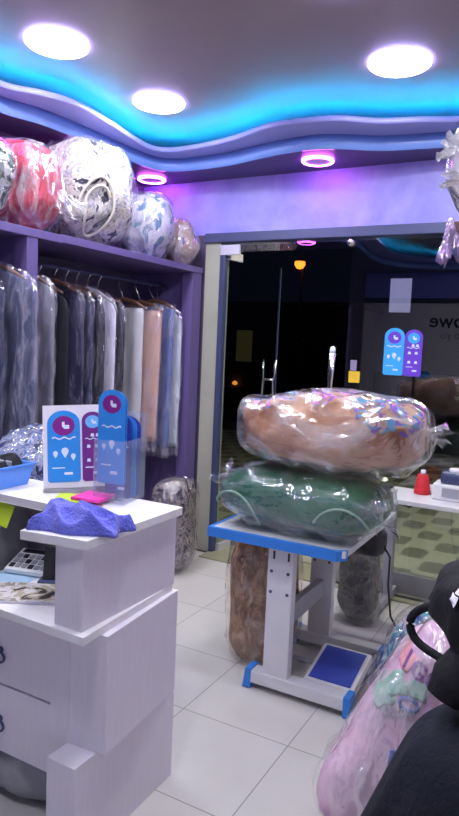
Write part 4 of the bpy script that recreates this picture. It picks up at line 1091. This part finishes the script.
# lettering on the back wall, read mirrored in the glass
sgn = thing('wall_sign', 'dark lettering on the back wall mirrored in the right glass pane', 'sign', (-2.0, YB, 2.05))
text_mesh('lettering', 'owe', 0.30, M['ink'], sgn, (-1.72, YB + 0.002, 2.07), (-1, 0, 0), (0, 0, 1), 0.004)
text_mesh('small_lettering', 'to yo', 0.16, M['grey_enamel'], sgn, (-1.72, YB + 0.002, 1.90), (-1, 0, 0), (0, 0, 1), 0.004)

# ================================================================== RIGHT SIDE
rs = thing('wall_shelf', 'brown shelf at the upper right corner with a bag on it', 'shelf', (0.05, 2.4, 1.96))
bm = BM(); box(bm, -0.35, 0.448, 1.74, 3.0, 1.955, 1.985, 0.003); obj('board', bm, M['shelf_brown'], rs)
for y in (1.85, 2.85):
    bm = BM(); prism(bm, [(0.445, 1.70), (0.445, 1.955), (0.0, 1.955), (0.0, 1.935), (0.41, 1.70)], y - 0.012, y + 0.012, Matrix(((1, 0, 0, 0), (0, 0, 1, 0), (0, 1, 0, 0), (0, 0, 0, 1)))); obj('bracket', bm, M['alu_dark'], rs)
B_pk = fabric_print('pink_teal', [(0, (0.2, 0.35, 0.45)), (0.42, (0.72, 0.62, 0.74)), (0.55, (0.7, 0.42, 0.42)), (0.66, (0.55, 0.4, 0.7))], 6, 1.5)
bag('bedding_bag', 'shiny white plastic bag on the brown shelf at the upper right edge', 'bag', (-0.165, 1.93, 2.09), (0.205, 0.18, 0.115), (0, 0, 0.2), B_pk, film('bag_film_white', 0.62, (0.95, 0.95, 1), 8, 1.0, 0.12, 1.0, 0.4), (0.8, 0.75), 0.03, 6, seed=41, rest=1.985,
    ruffles=[((-0.19, -0.10, 0.02), (-1, -0.25, 0.3), 0.05, 0.02, 0.04), ((-0.18, -0.13, -0.06), (-1, -0.3, 0.1), 0.05, 0.015, 0.03)])
# film tail hanging over the edge
bm = BM(); ruffle(bm, (-0.335, 1.715, 1.985), (0.10, -0.10, -1), 0.095, 0.012, 0.048, 2)
o = obj('film_scrap', bm, film('tail_film', 0.35, (0.9, 0.85, 1), 14, 1.0, 0.12, 1.0, 0.4, white=(0.72, 0.5, 0.85)), None, True)
meta(o, 'violet plastic tail hanging down from the edge of the brown shelf', 'plastic')

# pink bag leaning at the right
B_pink = fabric_print('pink_quilt', [(0.25, (0.58, 0.32, 0.52)), (0.5, (0.70, 0.46, 0.62)), (0.75, (0.78, 0.60, 0.72))], 2.2, 0.6, 0.85, 0.5, 8, 'LINEAR')
rotp = (-0.22, 0.52, 0.20)
pb, pbo, pfo = bag('bedding_bag', 'pink quilt in a shiny clear bag leaning on the floor at the right', 'bag', (-0.315, 2.22, 0.30), (0.31, 0.165, 0.40), rotp, B_pink, film('pink_bag_film', 0.05, (1, 1, 1), 6, 1.0, 0.14, 1.0, 0.30, stretch=(1, 1, 0.35), rot=(0, -0.4, 0), gloss=0.11), (0.42, 0.6), 0.02, 4, 0.014, 5, seed=51, floor=True, film_crease=0.020, film_cf=7, film_grow=0.012)
# printed motifs on the front of the bag, laid on its surface
from mathutils.bvhtree import BVHTree
def bvh_of(o): return BVHTree.FromPolygons([WL[o.name] + v.co for v in o.data.vertices], [tuple(p.vertices) for p in o.data.polygons])
pbt = bvh_of(pbo)
def on_front(x, z, lift=0.006):
    """point of the quilt's front at world x, z"""
    h = pbt.ray_cast(V((x, 0.5, z)), V((0, 1, 0)))
    if h[0] is None or h[0].y > 2.35:
        q = pbt.find_nearest(V((x, 2.1, z)))[0]; return V((q.x, q.y - lift, q.z))
    return V((x, h[0].y - lift, z))
def motif(name, poly, m, label=None):
    n = len(poly); cx = sum(p[0] for p in poly) / n; cz = sum(p[1] for p in poly) / n
    bm = BM(); rings = []
    for f, l in ((0.25, 0.004), (0.5, 0.004), (0.75, 0.004), (1.0, 0.004), (1.0, 0.001)):
        rings.append([bm.verts.new(on_front(cx + (x - cx) * f, cz + (z - cz) * f, l)) for x, z in poly])
    bm.faces.new(rings[0])
    for a, b in zip(rings, rings[1:]):
        for k in range(n): bm.faces.new((a[k], a[(k + 1) % n], b[(k + 1) % n], b[k]))
    obj(name, bm, m, pb, True, label=label)
def blotch(cx, cz, rx, rz, seed, n=22):
    return [(cx + rx * math.cos(2 * PI * k / n) * (1 + 0.25 * math.sin(3 * 2 * PI * k / n + seed)), cz + rz * math.sin(2 * PI * k / n) * (1 + 0.2 * math.sin(4 * 2 * PI * k / n + seed))) for k in range(n)]
green_ink = mat('green_print', (0.30, 0.50, 0.40), 0.6, var=0.2, vscale=20)
rose_ink = mat('rose_print', (0.78, 0.34, 0.38), 0.6, var=0.1); purple_ink = mat('purple_print', (0.20, 0.03, 0.28), 0.6); blue_ink = mat('blue_print', (0.06, 0.12, 0.45), 0.6)
motif('rose_print', blotch(-0.455, 0.635, 0.040, 0.030, 1), rose_ink, 'rose red printed blot')
for cx, cz, rx, rz, sd in ((-0.520, 0.515, 0.045, 0.036, 2), (-0.475, 0.560, 0.040, 0.036, 3), (-0.400, 0.565, 0.035, 0.030, 5)):
    motif('leaf_print', blotch(cx, cz, rx, rz, sd), green_ink, 'soft green printed blot')
def ring_motif(name, cx, cz, rx, rz, wd, m):
    bm = BM(); n = 28; L = []
    for k in range(n):
        a = 2 * PI * k / n
        L.append([bm.verts.new(on_front(cx + (rx + o_) * math.cos(a), cz + (rz + o_) * math.sin(a), l_)) for o_, l_ in ((-wd, 0.004), (wd, 0.004), (wd, 0.001), (-wd, 0.001))])
    for k in range(n):
        for q in range(4): bm.faces.new((L[k][q], L[k][(q + 1) % 4], L[(k + 1) % n][(q + 1) % 4], L[(k + 1) % n][q]))
    obj(name, bm, m, pb, True, label='blue oval print')
ring_motif('oval_print', -0.424, 0.515, 0.030, 0.018, 0.006, blue_ink)
def surf_text(s_, size, x0, z0, dx, dz, m):
    cu = bpy.data.curves.new('txt', 'FONT'); cu.body = s_; cu.size = size; cu.extrude = 0.0012; cu.offset = size * 0.02
    to = bpy.data.objects.new('txt', cu); COL.objects.link(to)
    me = bpy.data.meshes.new_from_object(to.evaluated_get(bpy.context.evaluated_depsgraph_get()))
    bm = BM(); bm.from_mesh(me)
    bpy.data.objects.remove(to); bpy.data.curves.remove(cu); bpy.data.meshes.remove(me)
    d = V((dx, 0, dz)).normalized(); u = V((-dz, 0, dx)).normalized()
    for v in bm.verts:
        x = x0 + d.x * v.co.x + u.x * v.co.y; z = z0 + d.z * v.co.x + u.z * v.co.y
        v.co = on_front(x, z, 0.006 + v.co.z)
    obj('lettering', bm, m, pb)
for ch, x, z in (('I', -0.468, 0.615), ('G', -0.440, 0.606), ('O', -0.388, 0.590)):
    surf_text(ch, 0.072, x, z, 0.95, -0.31, purple_ink)
for q, ch in enumerate('OZON'):
    surf_text(ch, 0.034, -0.505 + q * 0.027, 0.462 + q * 0.006, 0.97, 0.2, M['grey_enamel'])
motif('label_print', [(-0.462, 0.372), (-0.425, 0.385), (-0.425, 0.350), (-0.462, 0.338)], blue_ink, 'dark blue printed label')
# floral bag behind the pink one
B_flor = fabric_print('floral_teal', [(0, (0.04, 0.10, 0.30)), (0.42, (0.10, 0.36, 0.45)), (0.48, (0.66, 0.62, 0.72)), (0.56, (0.45, 0.22, 0.50)), (0.62, (0.70, 0.64, 0.74))], 9, 1.5)
bag('bedding_bag', 'teal and purple floral bag behind the pink quilt bag', 'bag', (-0.52, 2.80, 0.29), (0.16, 0.13, 0.265), (0.0, 0.35, 0.2), B_flor, F1, (0.6, 0.7), 0.02, 5, seed=52, rest=0.0)

# navy coat and black jacket on a stand in the right foreground
cs = thing('coat_stand', 'low stand hidden under the dark coats at the right', 'stand', (0.10, 1.55, 0))
bm = BM(); box(bm, -0.12, 0.30, 1.38, 1.72, 0.02, 0.06, 0.005); tube(bm, [(0.10, 1.55, 0.06), (0.10, 1.55, 0.82)], 0.02, 12); obj('post', bm, M['alu_dark'], cs)
def coat():
    rings = []; nr, n = 40, 96
    for j in range(nr + 1):
        v = j / nr; z = 0.87 - 0.86 * v; vv = (1.03 - z) / 1.02
        ax = 0.02 + (0.30 + 0.37 * vv) * (1 - math.exp(-v * 26)); ay = 0.02 + (0.19 + 0.12 * vv) * (1 - math.exp(-v * 26))
        ring = []
        for k in range(n):
            t = 2 * PI * k / n
            f = 1 + 0.045 * v * math.sin(11 * t + 1.3) + 0.03 * v * math.sin(17 * t) + 0.02 * fr(V((math.cos(t) * 2, math.sin(t) * 2, z * 1.5)), 1, 3)
            x = 0.115 + spow(math.cos(t), 0.8) * ax * f; y = 1.55 + spow(math.sin(t), 0.8) * ay * f
            ring.append((min(x, 0.44), y, z))
        rings.append(ring)
    return loft(rings)
bm = coat()
nv = thing('coat', 'long dark navy coat filling the lower right corner of the photo', 'coat', (0.10, 1.55, 0.01))
obj('coat_body', bm, M['navy_cloth'], nv, True)
bm = BM(); tube(bm, [(-0.14, 1.36, 0.83), (-0.06, 1.31, 0.80), (0.08, 1.30, 0.79), (0.22, 1.33, 0.81)], [0.02, 0.03, 0.03, 0.02], 10); obj('collar', bm, M['navy_cloth'], nv, True)

jk = thing('jacket', 'black jacket with a small pale emblem thrown on top of the navy coat', 'jacket', (0.05, 1.68, 0.85))
bm = blob(0.30, 0.19, 0.15, 0.8, 0.8, 80, 44, 0.03, 5, 0.034, 7, 61); place(bm, (0.1, 0.22, 0.1), (0.02, 1.68, 1.01)); jz = min(v.co.z for v in bm.verts)
for v in bm.verts:
    if v.co.z < 0.875: v.co.z = 0.875 - (0.875 - v.co.z) * 0.02
jb = obj('jacket_body', bm, M['black_cloth'], jk, True)
bm = BM(); tube(bm, [(0.06, 1.62, 1.05), (-0.06, 1.60, 1.03), (-0.14, 1.57, 0.99), (-0.19, 1.55, 0.945), (-0.22, 1.53, 0.905), (-0.235, 1.52, 0.86)], [0.05, 0.06, 0.06, 0.058, 0.055, 0.045], 18)
for v in bm.verts: v.co += V((1, -0.4, 0.3)).normalized() * 0.014 * ridge(v.co, 14, 3)
obj('sleeve', bm, M['black_cloth'], jk, True)
P = [(-0.20, 1.62, 1.04), (-0.29, 1.65, 1.03), (-0.345, 1.66, 0.99), (-0.352, 1.66, 0.95), (-0.325, 1.65, 0.915), (-0.24, 1.62, 0.90)]
for it in range(2): P = [P[0]] + [tuple(a[c] * f + b[c] * (1 - f) for c in range(3)) for a, b in zip(P, P[1:]) for f in (0.75, 0.25)] + [P[-1]]
bm = BM(); tube(bm, P, 0.011, 10); obj('strap', bm, M['black_cloth'], jk, True)
jv = [WL[jb.name] + v.co for v in jb.data.vertices]
bm = BM()
for cx, cz, r in ((-0.20, 1.125, 0.026), (-0.185, 1.092, 0.018), (-0.225, 1.10, 0.013)):
    ring = []
    for k in range(9):
        a = 2 * PI * k / 9; x = cx + r * math.cos(a) * (1 if k % 2 else 0.6); z = cz + r * math.sin(a) * (1 if k % 2 else 0.6)
        q = min(jv, key=lambda p: (p.x - x) ** 2 + (p.z - z) ** 2 + (0 if p.y < 1.7 else 1)); ring.append((x, q.y - 0.012, z))
    lo_ = [bm.verts.new(p) for p in ring]; hi_ = [bm.verts.new((p[0], p[1] + 0.008, p[2])) for p in ring]
    bm.faces.new(lo_); bm.faces.new(hi_[::-1])
    for k in range(9): bm.faces.new((lo_[k], lo_[(k + 1) % 9], hi_[(k + 1) % 9], hi_[k]))
obj('emblem', bm, M['paper'], jk, label='small pale stitched emblem')

# ================================================================== CAMERA AND WORLD
yaw, pitch, roll = math.radians(28.605), math.radians(5.468), math.radians(2.535)
fwd = V((-math.sin(yaw) * math.cos(pitch), math.cos(yaw) * math.cos(pitch), -math.sin(pitch)))
right = V((math.cos(yaw), math.sin(yaw), 0)); up = right.cross(fwd)
r2 = right * math.cos(roll) + up * math.sin(roll); u2 = -right * math.sin(roll) + up * math.cos(roll)
cam = bpy.data.cameras.new('camera'); co = bpy.data.objects.new('camera', cam); COL.objects.link(co)
mw = Matrix.Identity(4)
for i in range(3):
    mw[i][0] = r2[i]; mw[i][1] = u2[i]; mw[i][2] = -fwd[i]
mw[0][3], mw[1][3], mw[2][3] = 0.0, 0.0, 1.65
co.matrix_world = mw
cam.sensor_fit = 'VERTICAL'; cam.sensor_height = 36.0; cam.lens = 36.0 * 655.257 / 816.0
cam.clip_start = 0.05; cam.clip_end = 200
S.camera = co
w = bpy.data.worlds.new('world'); S.world = w; w.use_nodes = True
bg = w.node_tree.nodes['Background']; bg.inputs['Color'].default_value = (0.004, 0.005, 0.012, 1); bg.inputs['Strength'].default_value = 0.35
S.view_settings.view_transform = 'Standard'; S.view_settings.look = 'None'; S.view_settings.gamma = 1.0; S.view_settings.use_curve_mapping = False
S.view_settings.exposure = 0.28
try:
    S.cycles.transparent_max_bounces = 32; S.cycles.max_bounces = 10
except Exception: pass
